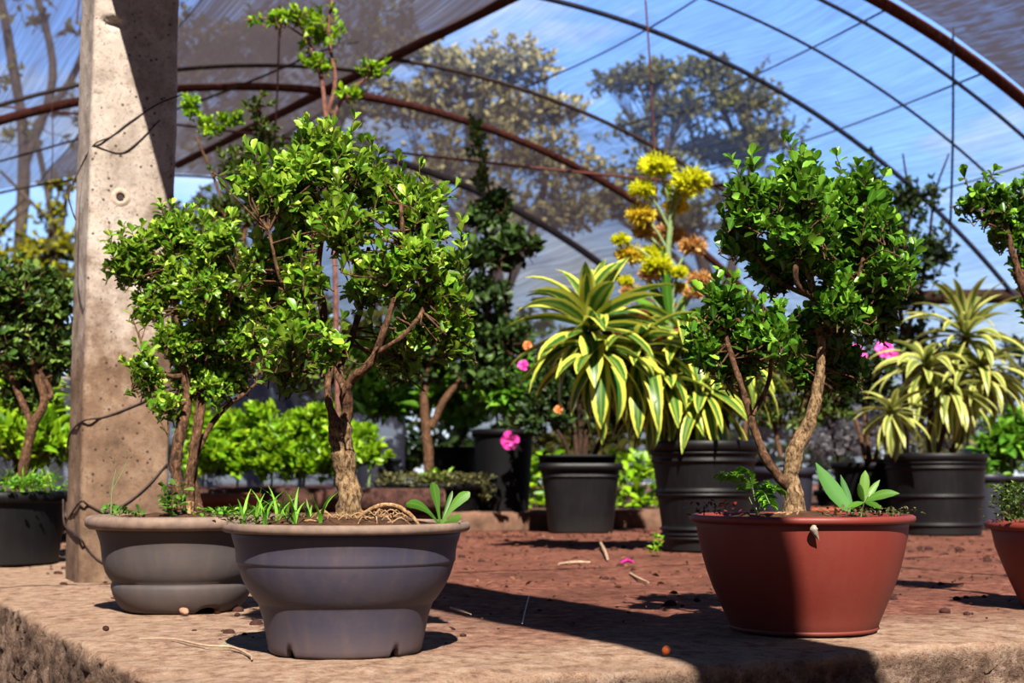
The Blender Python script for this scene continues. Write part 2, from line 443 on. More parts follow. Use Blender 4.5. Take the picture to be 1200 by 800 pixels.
def m_concrete_post():
    s = N('weathered concrete')
    v = s.coord(); sep = s.n('SeparateXYZ'); s.L(v, sep.inputs[0])
    n1 = s.noise(7, 6, rough=.65); n2 = s.noise(40, 5); n3 = s.noise(140, 3)
    vor = s.n('TexVoronoi'); vor.inputs['Scale'].default_value = 42; s.L(v, vor.inputs['Vector'])
    pick = s.noise(16, 1)
    pit = s.math('MULTIPLY', s.math('LESS_THAN', vor.outputs['Distance'], .17), s.math('GREATER_THAN', pick, .5))
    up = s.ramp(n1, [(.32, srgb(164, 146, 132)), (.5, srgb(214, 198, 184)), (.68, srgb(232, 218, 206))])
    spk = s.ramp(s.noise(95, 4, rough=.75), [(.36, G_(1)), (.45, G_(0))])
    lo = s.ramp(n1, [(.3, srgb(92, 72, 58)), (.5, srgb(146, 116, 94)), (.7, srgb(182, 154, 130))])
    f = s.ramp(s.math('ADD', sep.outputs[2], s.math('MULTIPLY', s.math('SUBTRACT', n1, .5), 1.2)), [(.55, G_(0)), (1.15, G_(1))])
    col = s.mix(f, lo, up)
    spots = s.ramp(n2, [(.58, G_(0)), (.72, G_(1))])
    col = s.mix(s.math('MULTIPLY', spots, .35), col, srgb(84, 62, 50))
    mp = s.n('Mapping'); mp.inputs['Scale'].default_value = (5, 5, 2.2); s.L(v, mp.inputs['Vector'])
    sm = s.ramp(s.noise(1, 4, mp.outputs[0]), [(.56, G_(0)), (.68, G_(1))])
    col = s.mix(s.math('MULTIPLY', sm, .5), col, srgb(88, 70, 60))
    col = s.mix(s.math('MULTIPLY', spk, .55), col, srgb(92, 74, 64))
    col = s.mix(s.math('MULTIPLY', pit, .8), col, srgb(60, 46, 38))
    h = s.math('SUBTRACT', s.math('ADD', s.math('MULTIPLY', n3, .3), s.math('MULTIPLY', n2, .4)), pit)
    return s.done(s.pbr(col, .9, s.bump(h, .5, .006), spec=.15))
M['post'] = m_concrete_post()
M['mortar'] = m_plain('pale mortar', srgb(190, 160, 132), srgb(232, 216, 200), 60, .9, .4)
def m_ground():
    s = N('dirt over concrete slab')
    v = s.coord()
    ds = s.n('VectorMath', operation='DOT_PRODUCT'); s.L(v, ds.inputs[0]); ds.inputs[1].default_value = tuple(AX)
    dt = s.n('VectorMath', operation='DOT_PRODUCT'); s.L(v, dt.inputs[0]); dt.inputs[1].default_value = tuple(PX)
    sep = s.n('SeparateXYZ'); s.L(v, sep.inputs[0])
    n1 = s.noise(5, 6, rough=.65); n2 = s.noise(30, 6, rough=.7); n3 = s.noise(140, 4, rough=.7); n4 = s.noise(2.2, 3)
    e = s.math('MINIMUM', s.math('SUBTRACT', ds.outputs['Value'], 1.93), s.math('MULTIPLY', s.math('SUBTRACT', dt.outputs['Value'], .5), .55))
    e = s.math('ADD', e, s.math('MULTIPLY', s.math('SUBTRACT', n1, .5), .5))
    n5 = s.noise(14, 6, rough=.75)
    dirt = s.ramp(n2, [(.34, srgb(98, 56, 48)), (.5, srgb(168, 104, 86)), (.64, srgb(204, 142, 120))])
    dirt = s.mix(s.ramp(n4, [(.45, G_(0)), (.65, G_(.6))]), dirt, srgb(108, 66, 54))
    dirt = s.mix(s.ramp(n5, [(.55, G_(0)), (.66, G_(.75))]), dirt, srgb(66, 40, 34))
    con = s.ramp(n2, [(.34, srgb(156, 120, 100)), (.5, srgb(220, 180, 152)), (.64, srgb(240, 208, 182))])
    con = s.mix(s.ramp(n5, [(.53, G_(0)), (.68, G_(.5))]), con, srgb(120, 86, 72))
    col = s.mix(s.ramp(e, [(.16, G_(0)), (.5, G_(1))]), con, dirt)
    grit = s.ramp(n3, [(.36, G_(1)), (.46, G_(0))])
    col = s.mix(s.math('MULTIPLY', grit, .3), col, srgb(76, 50, 42))
    face = s.ramp(n2, [(.34, srgb(92, 72, 62)), (.5, srgb(158, 128, 110)), (.64, srgb(214, 182, 160))])
    face = s.mix(s.math('MULTIPLY', s.ramp(n1, [(.4, G_(0)), (.62, G_(1))]), .6), face, srgb(104, 84, 72))
    face = s.mix(s.math('MULTIPLY', grit, .7), face, srgb(58, 44, 40))
    fz = s.ramp(s.math('ADD', s.math('MULTIPLY', sep.outputs[2], -12), s.math('MULTIPLY', s.math('SUBTRACT', n2, .5), .5)), [(.1, G_(0)), (.35, G_(1))])
    col = s.mix(fz, col, face)
    n6 = s.noise(420, 3, rough=.8)
    fine = s.ramp(n6, [(.4, G_(1)), (.5, G_(0))])
    col = s.mix(s.math('MULTIPLY', fine, .2), col, srgb(70, 44, 36))
    pale = s.ramp(n6, [(.58, G_(0)), (.66, G_(1))])
    col = s.mix(s.math('MULTIPLY', pale, .3), col, srgb(226, 190, 164))
    h = s.math('ADD', s.math('ADD', s.math('MULTIPLY', n2, .4), s.math('MULTIPLY', n3, .5)), s.math('MULTIPLY', n6, .25))
    return s.done(s.pbr(col, .95, s.bump(h, 1.0, .016), spec=.08))
M['ground'] = m_ground()
M['curb'] = m_plain('old concrete curb', srgb(92, 66, 54), srgb(158, 120, 98), 12, .95, .6)
M['earth'] = m_plain('bare earth', srgb(84, 58, 46), srgb(130, 96, 76), 3, .95, .5)
def m_net(name, opac, col, blue=0):
    s = N(name)
    v = s.coord('UV')
    mp = s.n('Mapping'); mp.inputs['Scale'].default_value = (5, 150, 1); mp.inputs['Rotation'].default_value = (0, 0, .25); s.L(v, mp.inputs['Vector'])
    st = s.noise(1, 4, mp.outputs[0], rough=.6, dist=.6)
    mp2 = s.n('Mapping'); mp2.inputs['Scale'].default_value = (4, 9, 1); s.L(v, mp2.inputs['Vector'])
    pt = s.noise(1, 3, mp2.outputs[0])
    f = s.math('ADD', s.math('MULTIPLY', s.math('SUBTRACT', st, .5), .75), s.math('MULTIPLY', s.math('SUBTRACT', pt, .5), .5))
    f = s.math('ADD', f, opac)
    cl = s.n('Clamp'); s.L(f, cl.inputs[0]); cl.inputs[1].default_value = .05; cl.inputs[2].default_value = .97
    d = s.n('BsdfDiffuse'); d.inputs[0].default_value = col
    t = s.n('BsdfTranslucent'); t.inputs[0].default_value = col
    a = s.n('MixShader'); a.inputs[0].default_value = .55; s.L(d.outputs[0], a.inputs[1]); s.L(t.outputs[0], a.inputs[2])
    tr = s.n('BsdfTransparent')
    mx = s.n('MixShader'); s.L(cl.outputs[0], mx.inputs[0]); s.L(tr.outputs[0], mx.inputs[1]); s.L(a.outputs[0], mx.inputs[2])
    return s.done(mx)
M['net_light'] = m_net('shade net, thin', .30, srgb(100, 118, 160))
M['net_mid'] = m_net('shade net', .5, srgb(88, 84, 98))
M['net_curtain'] = m_net('shade net, pale side wall', .8, srgb(150, 150, 178))
M['net_left'] = m_net('shade net, open weave', .6, srgb(100, 92, 104))
M['net_dense'] = m_net('shade net, dense', .92, srgb(104, 95, 102))
M['net_dense2'] = m_net('shade net, dense weave', .7, srgb(88, 80, 88))

# ------------------------------------------------------------------ setting: platform, ground, curb
S0, T0 = 1.93, .5
def build_floor():
    b = Buf()
    ss = np.concatenate([np.arange(S0, 4.0, .018), np.arange(4.0, 7.2, .06), np.linspace(7.2, 60, 20)])
    tt = np.concatenate([np.arange(T0, 3.2, .018), np.arange(3.2, 8, .06), np.linspace(8, 60, 20)])
    S, T = np.meshgrid(ss, tt, indexing='ij')
    V = S[..., None] * AX + T[..., None] * PX
    e = np.minimum(S - S0, T - T0)
    def zf(V, e):
        q = np.stack([V[..., 0], V[..., 1], V[..., 0] * 0], -1)
        near = np.exp(-((e) / .1) ** 2)
        return .0025 * wob(q, 9) + .0015 * wob(q, 31, 3) + .0012 * wob(q, 80, 5) - near * (.007 + .005 * wob(q, 14, 1) + .004 * wob(q, 40, 2)) - .003
    V[..., 2] = zf(V, e)
    i, k = np.meshgrid(np.arange(len(ss) - 1), np.arange(len(tt) - 1), indexing='ij'); n = len(tt)
    b.quads(V.reshape(-1, 3), np.stack([i * n + k, i * n + k + 1, (i + 1) * n + k + 1, (i + 1) * n + k], -1).reshape(-1, 4)[:, ::-1])
    # worn edge and rough face, swept round the corner
    i4 = int(np.searchsorted(ss, 4.35))
    loop = [V[q, 0] for q in range(i4, 0, -1)] + [V[0, 0]] + [V[0, q] for q in range(1, len(tt))]
    nrm = [-PX] * i4 + [unit(-PX - AX) * 1.3] + [-AX] * (len(tt) - 1)
    loop = np.array(loop); nrm = np.array(nrm)
    rows = [(0, 0)] + [(.012 * math.sin(a), -.012 * (1 - math.cos(a))) for a in np.linspace(.3, PI / 2, 4)]
    rows += [(.012 + .0008 * q, -.012 - .013 * q) for q in range(1, 36)]
    R = []
    for j, (o, z) in enumerate(rows):
        q = loop + nrm * o + np.array([0, 0, z])
        if j:
            am = min(1, -z / .03 + .25)
            q = q + nrm * (am * np.array([.010 * pn(Vector(v) * 16) + .012 * pn(Vector(v) * 60) + .010 * pn(Vector(v) * 130) + .006 * pn(Vector(v) * 260) for v in q[:620]] + [0] * max(0, len(q) - 620)))[:, None]
            q[:, 2] += am * .004 * wob(q, 60, 9)
        R.append(q)
    m = len(loop); R = np.concatenate(R)
    i, k = np.meshgrid(np.arange(len(rows) - 1), np.arange(m - 1), indexing='ij')
    b.quads(R, np.stack([i * m + k, i * m + k + 1, (i + 1) * m + k + 1, (i + 1) * m + k], -1).reshape(-1, 4)[:, ::-1])
    b.quads([ST(4.3, -60, -.004), ST(4.3, T0 + .01, -.004), ST(60, T0 + .01, -.004), ST(60, -60, -.004)], [(0, 1, 2, 3)])
    b.quads([ST(4.3, -60, -.004), ST(4.3, T0 + .01, -.004), ST(4.3, T0 + .01, -.6), ST(4.3, -60, -.6)], [(0, 1, 2, 3)])
    return structure(obj('floor', b, M['ground']))
build_floor()
gb = Buf(); gb.quads([(-40, -12, -.48), (40, -12, -.48), (40, 5.5, -.48), (-40, 5.5, -.48)], [(0, 1, 2, 3)])
structure(obj('floor_yard', gb, M['earth']))
def curb():
    b = Buf()
    def F(u, v):                                        # v sweeps the profile
        pr = np.array([(0, 0), (0, .075), (.012, .094), (.03, .1), (.13, .1), (.16, .098), (.16, 0)])
        t = -6 + u * 22; k = v * (len(pr) - 1); i = np.clip(k.astype(int), 0, len(pr) - 2); f = k - i
        o = pr[i] * (1 - f)[..., None] + pr[i + 1] * f[..., None]
        V = (7.0 + o[..., 0])[..., None] * AX + t[..., None] * PX; V[..., 2] = o[..., 1]
        V += (.006 * wob(V, 12) + .004 * wob(V, 37, 3))[..., None] * (-AX * .7 + np.array([0, 0, .6]))
        V[..., 2] = np.maximum(V[..., 2], 0); return V
    grid(b, F, 420, 13)
    return structure(obj('trim_1', b, M['curb']))
curb()
b = Buf(); box(b, ST(7.16 + 7, 5, .04), (24, 14, .11), RT)
structure(obj('floor_bed', b, M['earth']))

# ------------------------------------------------------------------ concrete post, beam
c0 = G(92, 682); PS, PT = float(c0.dot(AX)), float(c0.dot(PX)); PW, PD = .24, .21
def build_post(s, t, z0, z1, label, foot, detail=True):
    base = ST(s + PD / 2, t + PW / 2, z0)
    r = thing('concrete_post', label, 'post', base)
    b = Buf(); n = 240 if detail else 40
    zz = np.linspace(z0, z1, n)
    sec = []                                            # rounded-rectangle section, CCW
    for cx, cy, a0 in ((PW / 2, PD / 2, 0), (-PW / 2, PD / 2, 90), (-PW / 2, -PD / 2, 180), (PW / 2, -PD / 2, 270)):
        for a in np.radians([a0, a0 + 30, a0 + 60, a0 + 90]):
            rr = .014; sec.append((cx - math.copysign(rr, cx) + rr * math.cos(a), cy - math.copysign(rr, cy) + rr * math.sin(a)))
    full = []
    for k in range(len(sec)):
        p, q = np.array(sec[k]), np.array(sec[(k + 1) % len(sec)]); m = max(1, int(np.linalg.norm(q - p) / .008))
        full += [p + (q - p) * j / m for j in range(m)]
    full = np.array(full); m = len(full)
    V = np.zeros((n, m, 3)); V[:] = (full[:, 0, None] * PX + full[:, 1, None] * AX)[None]; V[..., 2] += zz[:, None]
    V += np.array([base[0], base[1], 0])
    nr = unit(full / np.array([PW, PD])); nw = nr[:, 0, None] * PX + nr[:, 1, None] * AX
    am = .0022 * wob(V, 13) + .0016 * wob(V, 45, 2) + .0008 * wob(V, 120, 1)
    if detail:                                          # a broken notch near the top and the round tie hole with its raised collar
        nt = on_s(130, 25, s); d = np.linalg.norm((V - nt) * np.array([1, 1, 2.2]), axis=-1) + .008 * wob(V, 70); am -= .034 * np.exp(-(d / .026) ** 6)
        gx = V @ PX - (on_s(189, 110, s) @ PX); am -= .004 * np.exp(-(gx / .0045) ** 2) * (V[..., 2] > .7)
        ht = on_s(141, 231, s); d = np.linalg.norm(V - ht, axis=-1); am -= .006 * np.exp(-(d / .022) ** 2)
    V += nw[None] * am[..., None]
    i, k = np.meshgrid(np.arange(n - 1), np.arange(m), indexing='ij'); k2 = (k + 1) % m
    b.quads(V.reshape(-1, 3), np.stack([i * m + k, i * m + k2, (i + 1) * m + k2, (i + 1) * m + k], -1).reshape(-1, 4))
    b.ngon(V[-1])
    obj('shaft', b, M['post'], r)
    if detail:
        h = Buf(); ht = on_s(141, 231, s); tube(h, [ht + AX * .012, ht + AX * .0], [.009, .009], 12, 1)
        obj('tie_hole', h, M['wire'], r)
        h = Buf(); m_ = Buf(); lathe(m_, [(.011, -.004), (.012, .0025), (.02, .0022), (.029, -.004)], (0, 0, 0), 28)
        V = m_.V[0]; V = ht + V[:, :1] * (1 + .15 * wob(V, 90)[:, None]) * PX + V[:, 1:2] * np.array([0, 0, 1.0]) - V[:, 2:] * AX
        h.quads(V, m_.Q[0]); obj('mortar_collar', h, M['mortar'], r, label='pale mortar collar round the tie hole')
    return r
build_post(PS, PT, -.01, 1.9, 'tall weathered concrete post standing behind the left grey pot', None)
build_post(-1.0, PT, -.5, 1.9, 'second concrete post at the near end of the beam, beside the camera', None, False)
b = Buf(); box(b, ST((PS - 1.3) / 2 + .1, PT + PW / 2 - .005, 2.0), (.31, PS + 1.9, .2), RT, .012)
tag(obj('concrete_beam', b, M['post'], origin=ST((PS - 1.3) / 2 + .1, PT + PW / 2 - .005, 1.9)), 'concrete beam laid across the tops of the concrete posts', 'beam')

fs, ft = PS - .0015, PT - .0015
def wire(name, pts, r, mat, label, cat='wire'):
    b = Buf(); tube(b, pts, r, 6, 5)
    return tag(obj(name, b, mat, origin=np.asarray(pts[0])), label, cat)
cor = lambda y: on_s(91 + (680 - y) * .0385, y, PS) - AX * .002 - PX * .002
wire('tie_wire', [on_s(213, 111, fs), on_s(185, 122, fs), on_s(152, 143, fs), on_s(130, 160, fs), cor(170), on_t(94, 197, ft - .01), on_t(81, 226, ft - .06), on_t(84, 245, ft - .07), on_t(89, 258, ft - .06)],
     .0022, M['wire'], 'thin wire wrapped round the upper post with a loose end hanging at left')
wire('tie_wire', [cor(170), on_s(125, 176, fs), on_s(143, 179, fs), on_s(162, 166, fs), on_s(187, 141, fs)], .0022, M['wire'], 'short sagging loop of wire on the sunlit face of the upper post')
wire('tie_wire', [on_t(78, 530, ft), on_t(82, 508, ft), cor(493), on_s(120, 489, fs), on_s(150, 478, fs), on_s(172, 468, fs), on_s(198, 452, fs)], .0026, M['wire'], 'dark wire wrapped round the post halfway up')
wire('tie_wire', [on_t(77, 612, ft), cor(588), on_s(104, 592, fs), on_s(125, 600, fs), on_s(150, 588, fs), on_s(175, 567, fs), on_s(196, 543, fs)], .003, M['wire'], 'dark sagging cable wrapped round the post just above the pot rim')
wire('tie_wire', [on_t(74, 585, ft), on_t(76, 615, ft), cor(628), on_s(100, 640, fs), on_s(112, 654, fs), on_s(128, 663, fs)], .003, M['wire'], 'dark cable end at the foot of the post, reaching behind the grey pot')

# ------------------------------------------------------------------ shade-net tunnel
RV, TC, ZC = 6.0, 3.6, -2.86
def vz(t): return np.sqrt(np.maximum(RV ** 2 - (np.asarray(t, float) - TC) ** 2, 0)) + ZC
def net(name, s0, s1, t0, t1, mat, label, nu=50, nv=120, edge=None):
    b = Buf()
    def F(u, v):
        s = s0 + (s1 - s0) * u; t = t0 + (t1 - t0) * v
        if edge is not None: s = s0 + (edge(t) - s0) * u
        z = vz(t)
        V = s[..., None] * AX + t[..., None] * PX; V[..., 2] = z
        sag = np.sin(np.clip((s - 6) % 1.34 / 1.34, 0, 1) * PI) * .035
        V[..., 2] += .02 - sag + .015 * wob(V, 3.1) + .006 * wob(np.stack([s * 2, t * 12, z * 0], -1), 1)
        return V
    grid(b, F, nu, nv)
    o = tag(obj(name, b, mat, origin=ST(s0, t0, float(vz(t0)))), label, 'shade net'); NETS.append(o); return o
NETS = []
net('shade_net', 6.0, 9.0, TC + .15, 8.6, M['net_light'], 'thin blue-tinted shade net over the right of the tunnel, open sky behind')
net('shade_net', 9.0, 10.02, TC + .1, 8.6, M['net_mid'], 'narrow shade net strip between the dark seam and the brown arch pipe', 20)
net('shade_net', 6.0, 13.3, 2.0, TC + .15, M['net_dense'], 'dense grey shade net between the concrete post and the ridge pipe')
NETX = net('shade_net', 6.0, 13.3, -1.2, 2.02, M['net_left'], 'see-through shade net left of the concrete post'); NETS.remove(NETX)
net('shade_net', 10.02, 18.0, TC + .1, 8.75, M['net_dense2'], 'grey shade net beyond the brown arch pipe, behind the yellow flowers')
net('shade_net', 4.9, 5.95, 4.6, 8.6, M['net_dense'], 'dark overlapping shade net in the top right corner, nearest the camera', 20)
def curtain(s, t0, t1, z1, mat, label):
    b = Buf()
    def F(u, v):
        t = t0 + (t1 - t0) * u; V = (s + .08 * np.sin(t * 5) + .05 * np.sin(t * 13 + 1))[..., None] * AX + t[..., None] * PX
        V[..., 2] = (z1 + .12 * np.sin(t * 1.7)) * v + .09 * (1 - v); return V
    grid(b, F, 140, 12); o = tag(obj('shade_net', b, mat, origin=ST(s, t0, .09)), label, 'shade net'); NETS.append(o)
    h = Buf(); tt = np.linspace(t0, t1, 60); tube(h, [ST(s + .08 * math.sin(t * 5) + .05 * math.sin(t * 13 + 1), t, z1 + .12 * math.sin(t * 1.7)) for t in tt], .012, 6, 1); obj('hem', h, M['white_string'], o)
curtain(12.4, -1.0, 5.2, 1.15, M['net_curtain'], 'low hanging lavender-grey net wall behind the pots beyond the front bonsai')
def arch(name, s, t0, t1, r, mat, label, cat, lean=0, dz=0, n=60, par=None):
    tt = np.linspace(t0, t1, n); pts = [ST(s + lean * (t - TC), t, float(vz(t)) - .01 + dz) for t in tt]
    b = Buf(); tube(b, pts, r, 8, 1)
    if par is not None: return obj(name, b, mat, NETS[par])
    return tag(obj(name, b, mat, origin=pts[-1]), label, cat)
arch('arch_pipe', 10.0, -1.4, 8.66, .032, M['rust'], 'rusty brown arch pipe curving down behind the yellow flowers', 'pipe')
arch('arch_pipe', 6.0, 3.0, 8.68, .035, M['rust'], 'rusty brown arch pipe crossing the top right corner', 'pipe')
arch('net_seam', 8.95, TC, 8.6, .016, M['wire'], 'dark net seam just right of the brown arch pipe, crossing the big tree', 'seam', dz=-.02, par=0)
arch('net_seam', 7.35, TC + .2, 8.6, .017, M['cord_dark'], 'thick dark blue net seam sweeping down across the bright sky', 'seam', dz=-.02, par=0)
arch('net_seam', 6.22, TC, 8.6, .012, M['cord_dark'], 'dark seam close beside the top right arch pipe', 'seam', dz=-.02, par=0)
arch('net_seam', 6.7, TC, 8.6, .009, M['cord_dark'], 'thin cord along the blue net between the two dark seams', 'seam', dz=-.03, par=0)
arch('net_seam', 11.35, 4.6, 8.0, .035, M['net_dense'], 'thick rolled fold of net behind the leader of the tall shrub', 'seam', dz=-.06, par=3)
arch('net_seam', 9.3, .6, TC, .014, M['wire'], 'dark seam on the dense net above the horizontal pipe, right of the post', 'seam', dz=-.03, par=2)
arch('net_seam', 13.3, -1.2, TC, .012, M['wire'], 'dark hem of the net above the sunlit yellow trees at left', 'seam', dz=-.03, par=2)
for k, t in enumerate((4.6, 5.4, 6.1, 6.8)):
    pts = [ST(s, t + .12 * math.sin(s), float(vz(t)) - .012) for s in np.linspace(6.0, 9.0, 16)]
    b = Buf(); tube(b, pts, .006, 5, 1)
    obj('net_cord', b, M['cord_dark'], NETS[0])
b = Buf(); pr = [ST(12.9, 3.15, float(vz(3.15)) - .02), ST(7.2, 3.82, float(vz(3.8)) - .02)]; tube(b, pr, .034, 8, 8)
tag(obj('ridge_pipe', b, M['rust'], origin=pr[0]), 'straight brown ridge pipe slanting up to the top centre', 'pipe')
def string(x0, y0, x1, y1, s, label, r=.006, mat='wire_rust', s1=None):
    a, e = on_s(x0, y0, s), on_s(x1, y1, s if s1 is None else s1)
    m = (a + e) / 2 + PX * .01
    b = Buf(); tube(b, [a, m, e], r, 5, 6); tag(obj('hanging_string', b, M[mat], origin=a), label, 'string')
string(328, -60, 321, 190, 8.0, 'brown string hanging in front of the dense net, right of the post')
string(752, -60, 770, 245, 7.1, 'brown string hanging above the yellow flower heads')
string(1117, 32, 1113, 290, 5.97, 'dark cord hanging from the top right arch pipe', .007, 'cord_dark')
string(91, -40, 90, 28, 9, 'short brown string at the very top left beside the post')
string(61, 122, 59, 225, 9.9, 'thin pinkish string hanging left of the post', .004)
b = Buf(); w = [P(-60, 118, 10.2), P(215, 147, 9.6), P(460, 178, 9.0), P(700, 204, 8.6), P(870, 219, 8.4), P(1010, 228, 8.2)]; tube(b, w, .009, 6, 8)
tag(obj('guy_wire', b, M['wire_rust'], origin=w[0]), 'long rusty wire stretched across the tunnel behind the yellow flowers', 'wire')
b = Buf(); w = [P(-60, 205, 10.5), P(60, 172, 10.2), P(230, 120, 9.8), P(420, 42, 9.3)]; tube(b, w, .008, 6, 8)
tag(obj('guy_wire', b, M['wire'], origin=w[0]), 'dark wire rising behind the post below the dense net', 'wire')
# low rail at the far right side of the tunnel
b = Buf(); w = [P(985, 352, 9.6), P(1110, 348, 9.9), P(1260, 346, 10.2)]; tube(b, w, .05, 8, 4)
tag(obj('side_rail', b, M['bark_dark'], origin=w[0]), 'dark horizontal rail behind the right dracaena', 'rail')

# ------------------------------------------------------------------ pots
def soil_disc(r, z, c, lump=.006, sq=0):
    b = Buf(); prof = [(r * q, z + (.02 * (1 - q * q))) for q in (1, .85, .7, .55, .4, .25, .1, .01)]
    def zf(V, a): V[..., 2] += lump * wob(V + np.asarray(c), 60) + lump * .6 * wob(V, 140, 3); return V
    lathe(b, prof, c, 48, zf, sq=sq); return b
def notch_fun(angs, h, hw):
    def f(V, a):
        for an in angs:
            d = np.abs((a - an + PI) % (2 * PI) - PI); k = d < hw
            prof = h * np.sqrt(np.maximum(0, 1 - (d / hw) ** 2))
            for row in range(V.shape[0]):
                V[row, k, 2] = np.maximum(V[row, k, 2], prof[k])
        return V
    return f
def pot_parts(root, base, body, rim, mat, rmat, soil_r, soil_z, seg=256, notch=None, soil=True, sq=0, rim_label=None):
    b = Buf(); lathe(b, body, base, seg, notch, sq=sq); p = obj('pot', b, mat, root)
    if rim: rb = Buf(); lathe(rb, rim, base, seg, sq=sq); obj('rim', rb, rmat, p, label=rim_label)
    if soil: obj('soil', soil_disc(soil_r, soil_z, base, sq=sq), M['soil'], root)
    return p
def black_pot(root, base, rt, rb_, h, mat='pot_black_dull', ribs=(), lip=.012, sq=0, soil=True, seg=48):
    n = 110; prof = [(rb_ * .96, 0)]
    for k in range(n + 1):
        z = .004 + (h - .004) * k / n; r = rb_ + (rt - rb_) * k / n
        prof.append((r + sum(.011 * math.exp(-((z - q) / .0055) ** 2) for q in ribs), z))
    b = Buf(); lathe(b, prof + [(rt - .004, h), (rt - .008, h - .06), (rt * .8, h - .08)], base, seg, sq=sq); p = obj('pot', b, M[mat], root)
    rb2 = Buf(); lathe(rb2, [(rt, h - .035), (rt + lip, h - .033), (rt + lip, h - .002), (rt + lip * .5, h + .002), (rt - .006, h), (rt - .006, h - .03)], base, seg, sq=sq)
    obj('rim', rb2, M[mat], p)
    if soil: obj('soil', soil_disc(rt - .004, h - .045, base, sq=sq), M['soil'], root)
    return p

# ------------------------------------------------------------------ small herbs in pots
def grass(root, spots, h=.06, n=7, mat='green_leaf', name='grass_tuft', wid=.004, lean=.5):
    for sp in spots:
        b = Buf()
        for k in range(n):
            a = rng.random() * 2 * PI; l = h * (.5 + .8 * rng.random()); d = np.array([math.cos(a), math.sin(a), 0]) * lean * (.3 + rng.random())
            L = np.linspace(0, 1, 6); c = np.asarray(sp) + L[:, None] * np.array([0, 0, l]) + (L ** 2)[:, None] * d * l - (L ** 2)[:, None] * np.array([0, 0, l * .25])
            sd = unit(np.cross(d, [0, 0, 1.0])); w = wid * (1 - L ** 2 * .95)
            V = np.stack([c - sd * w[:, None], c + sd * w[:, None]], 1).reshape(-1, 3)
            b.quads(V, [(2 * i, 2 * i + 1, 2 * i + 3, 2 * i + 2) for i in range(5)], np.stack([np.tile([0, 1], 6), np.repeat(L, 2)], -1), rng.random())
        obj(name, b, M[mat], root)
def herb(root, spots, h=.03, n=16, leaf=.012, mat='green_leaf', name='weed', rows=OVAL, wl=.7, spread=.02):
    b = Buf()
    for sp in spots:
        if name == 'weed': b = Buf()
        pos = np.asarray(sp) + rng.normal(size=(n, 3)) * np.array([spread, spread, 0]) + np.array([0, 0, 1.0]) * (rng.random(n) * h)[:, None]
        d = rand_dir(n); d[:, 2] = np.abs(d[:, 2]) * .7
        put_leaves(b, rows, pos, d, np.array([0, 0, 1.0]) + rng.normal(size=(n, 3)) * .3, leaf * (.6 + .8 * rng.random(n)), leaf * wl * (.6 + .8 * rng.random(n)), rng.random(n))
        if name == 'weed':
            tube(b, [np.asarray(sp), np.asarray(sp) + np.array([0, 0, h * .9])], .0012, 4, 1, cap=False); obj(name, b, M[mat], root)
    if name != 'weed':
        o = obj(name, b, M[mat], root)
        if len(spots) > 3: o['kind'] = 'stuff'
def big_leaves(root, base, specs, mat, name, rows=SPAT):
    """specs: list of (tip xyz, width, bulge-up) broad leaves rising from one crown"""
    b = Buf()
    for tip, w, lift in specs:
        tip = np.asarray(tip, float); L = np.linspace(0, 1, 10)
        c = base + (tip - base) * L[:, None] + np.array([0, 0, lift])[None] * (4 * L * (1 - L))[:, None]
        sd = unit(np.cross(tip - base, [.15, 1.0, -.45])); wv = np.interp(L, [q[0] for q in rows], [q[1] for q in rows]) * w / 2
        up = unit(np.cross(sd, tip - base))
        V = np.stack([c - sd * wv[:, None] + up * wv[:, None] * .3, c, c + sd * wv[:, None] + up * wv[:, None] * .3], 1).reshape(-1, 3)
        Q = [(3 * i + k, 3 * i + k + 1, 3 * i + k + 4, 3 * i + k + 3) for i in range(9) for k in range(2)]
        b.quads(V, Q, np.stack([np.tile([0, .5, 1], 10), np.repeat(L, 3)], -1), rng.random())
    return obj(name, b, M[mat], root)
def fern_sprout(root, base, tips, mat='green_leaf', name='fern_weed', lf=.02):
    b = Buf(); st = Buf()
    for tip in tips:
        tip = np.asarray(tip, float); m = (base + tip) / 2 + np.array([0, 0, .03])
        c, _ = smooth_path([base, m, tip], [1, 1, 1], 8); tube(st, [base, m, tip], .001, 4, 5)
        t = unit(np.gradient(c, axis=0)); n = len(c)
        for i in range(n // 3, n):
            sd = unit(np.cross(t[i], [0, .4, 1.0]))
            for s in (-1, 1):
                for q in range(2):
                    d = unit(sd * s + t[i] * .5 + rng.normal(size=3) * .2 - np.array([0, 0, .2]))
                    put_leaves(b, OVAL, (c[i] + t[i] * q * .004)[None], d[None], np.array([[0, .3, 1.0]]), lf * (1.1 - .6 * abs(i / n - .6)), lf * .4, rng.random(), 1)
    o = obj(name, b, M[mat], root); obj('stalk', st, M['stem_green'], o); return o
def roots(root, c, spread, n, r=.006, up=.0):
    for k in range(n):
        a = k * 2 * PI / n + rng.normal() * .25; R = spread * (.6 + .6 * rng.random())
        d = np.array([math.cos(a), math.sin(a), 0]); e = np.cross(d, [0, 0, 1.0])
        b = Buf(); w = rng.normal() * .25
        tube(b, [c + np.array([0, 0, .035]) + d * .006, c + d * R * .25 + np.array([0, 0, .014]), c + d * R * .6 + e * R * w + np.array([0, 0, .008 + up * rng.random()]), c + d * R + e * R * w * 1.6 - np.array([0, 0, .004])],
             [r * 1.3, r, r * .7, r * .35], 7, 5, .15, 200)
        obj('root', b, M['root'], root)

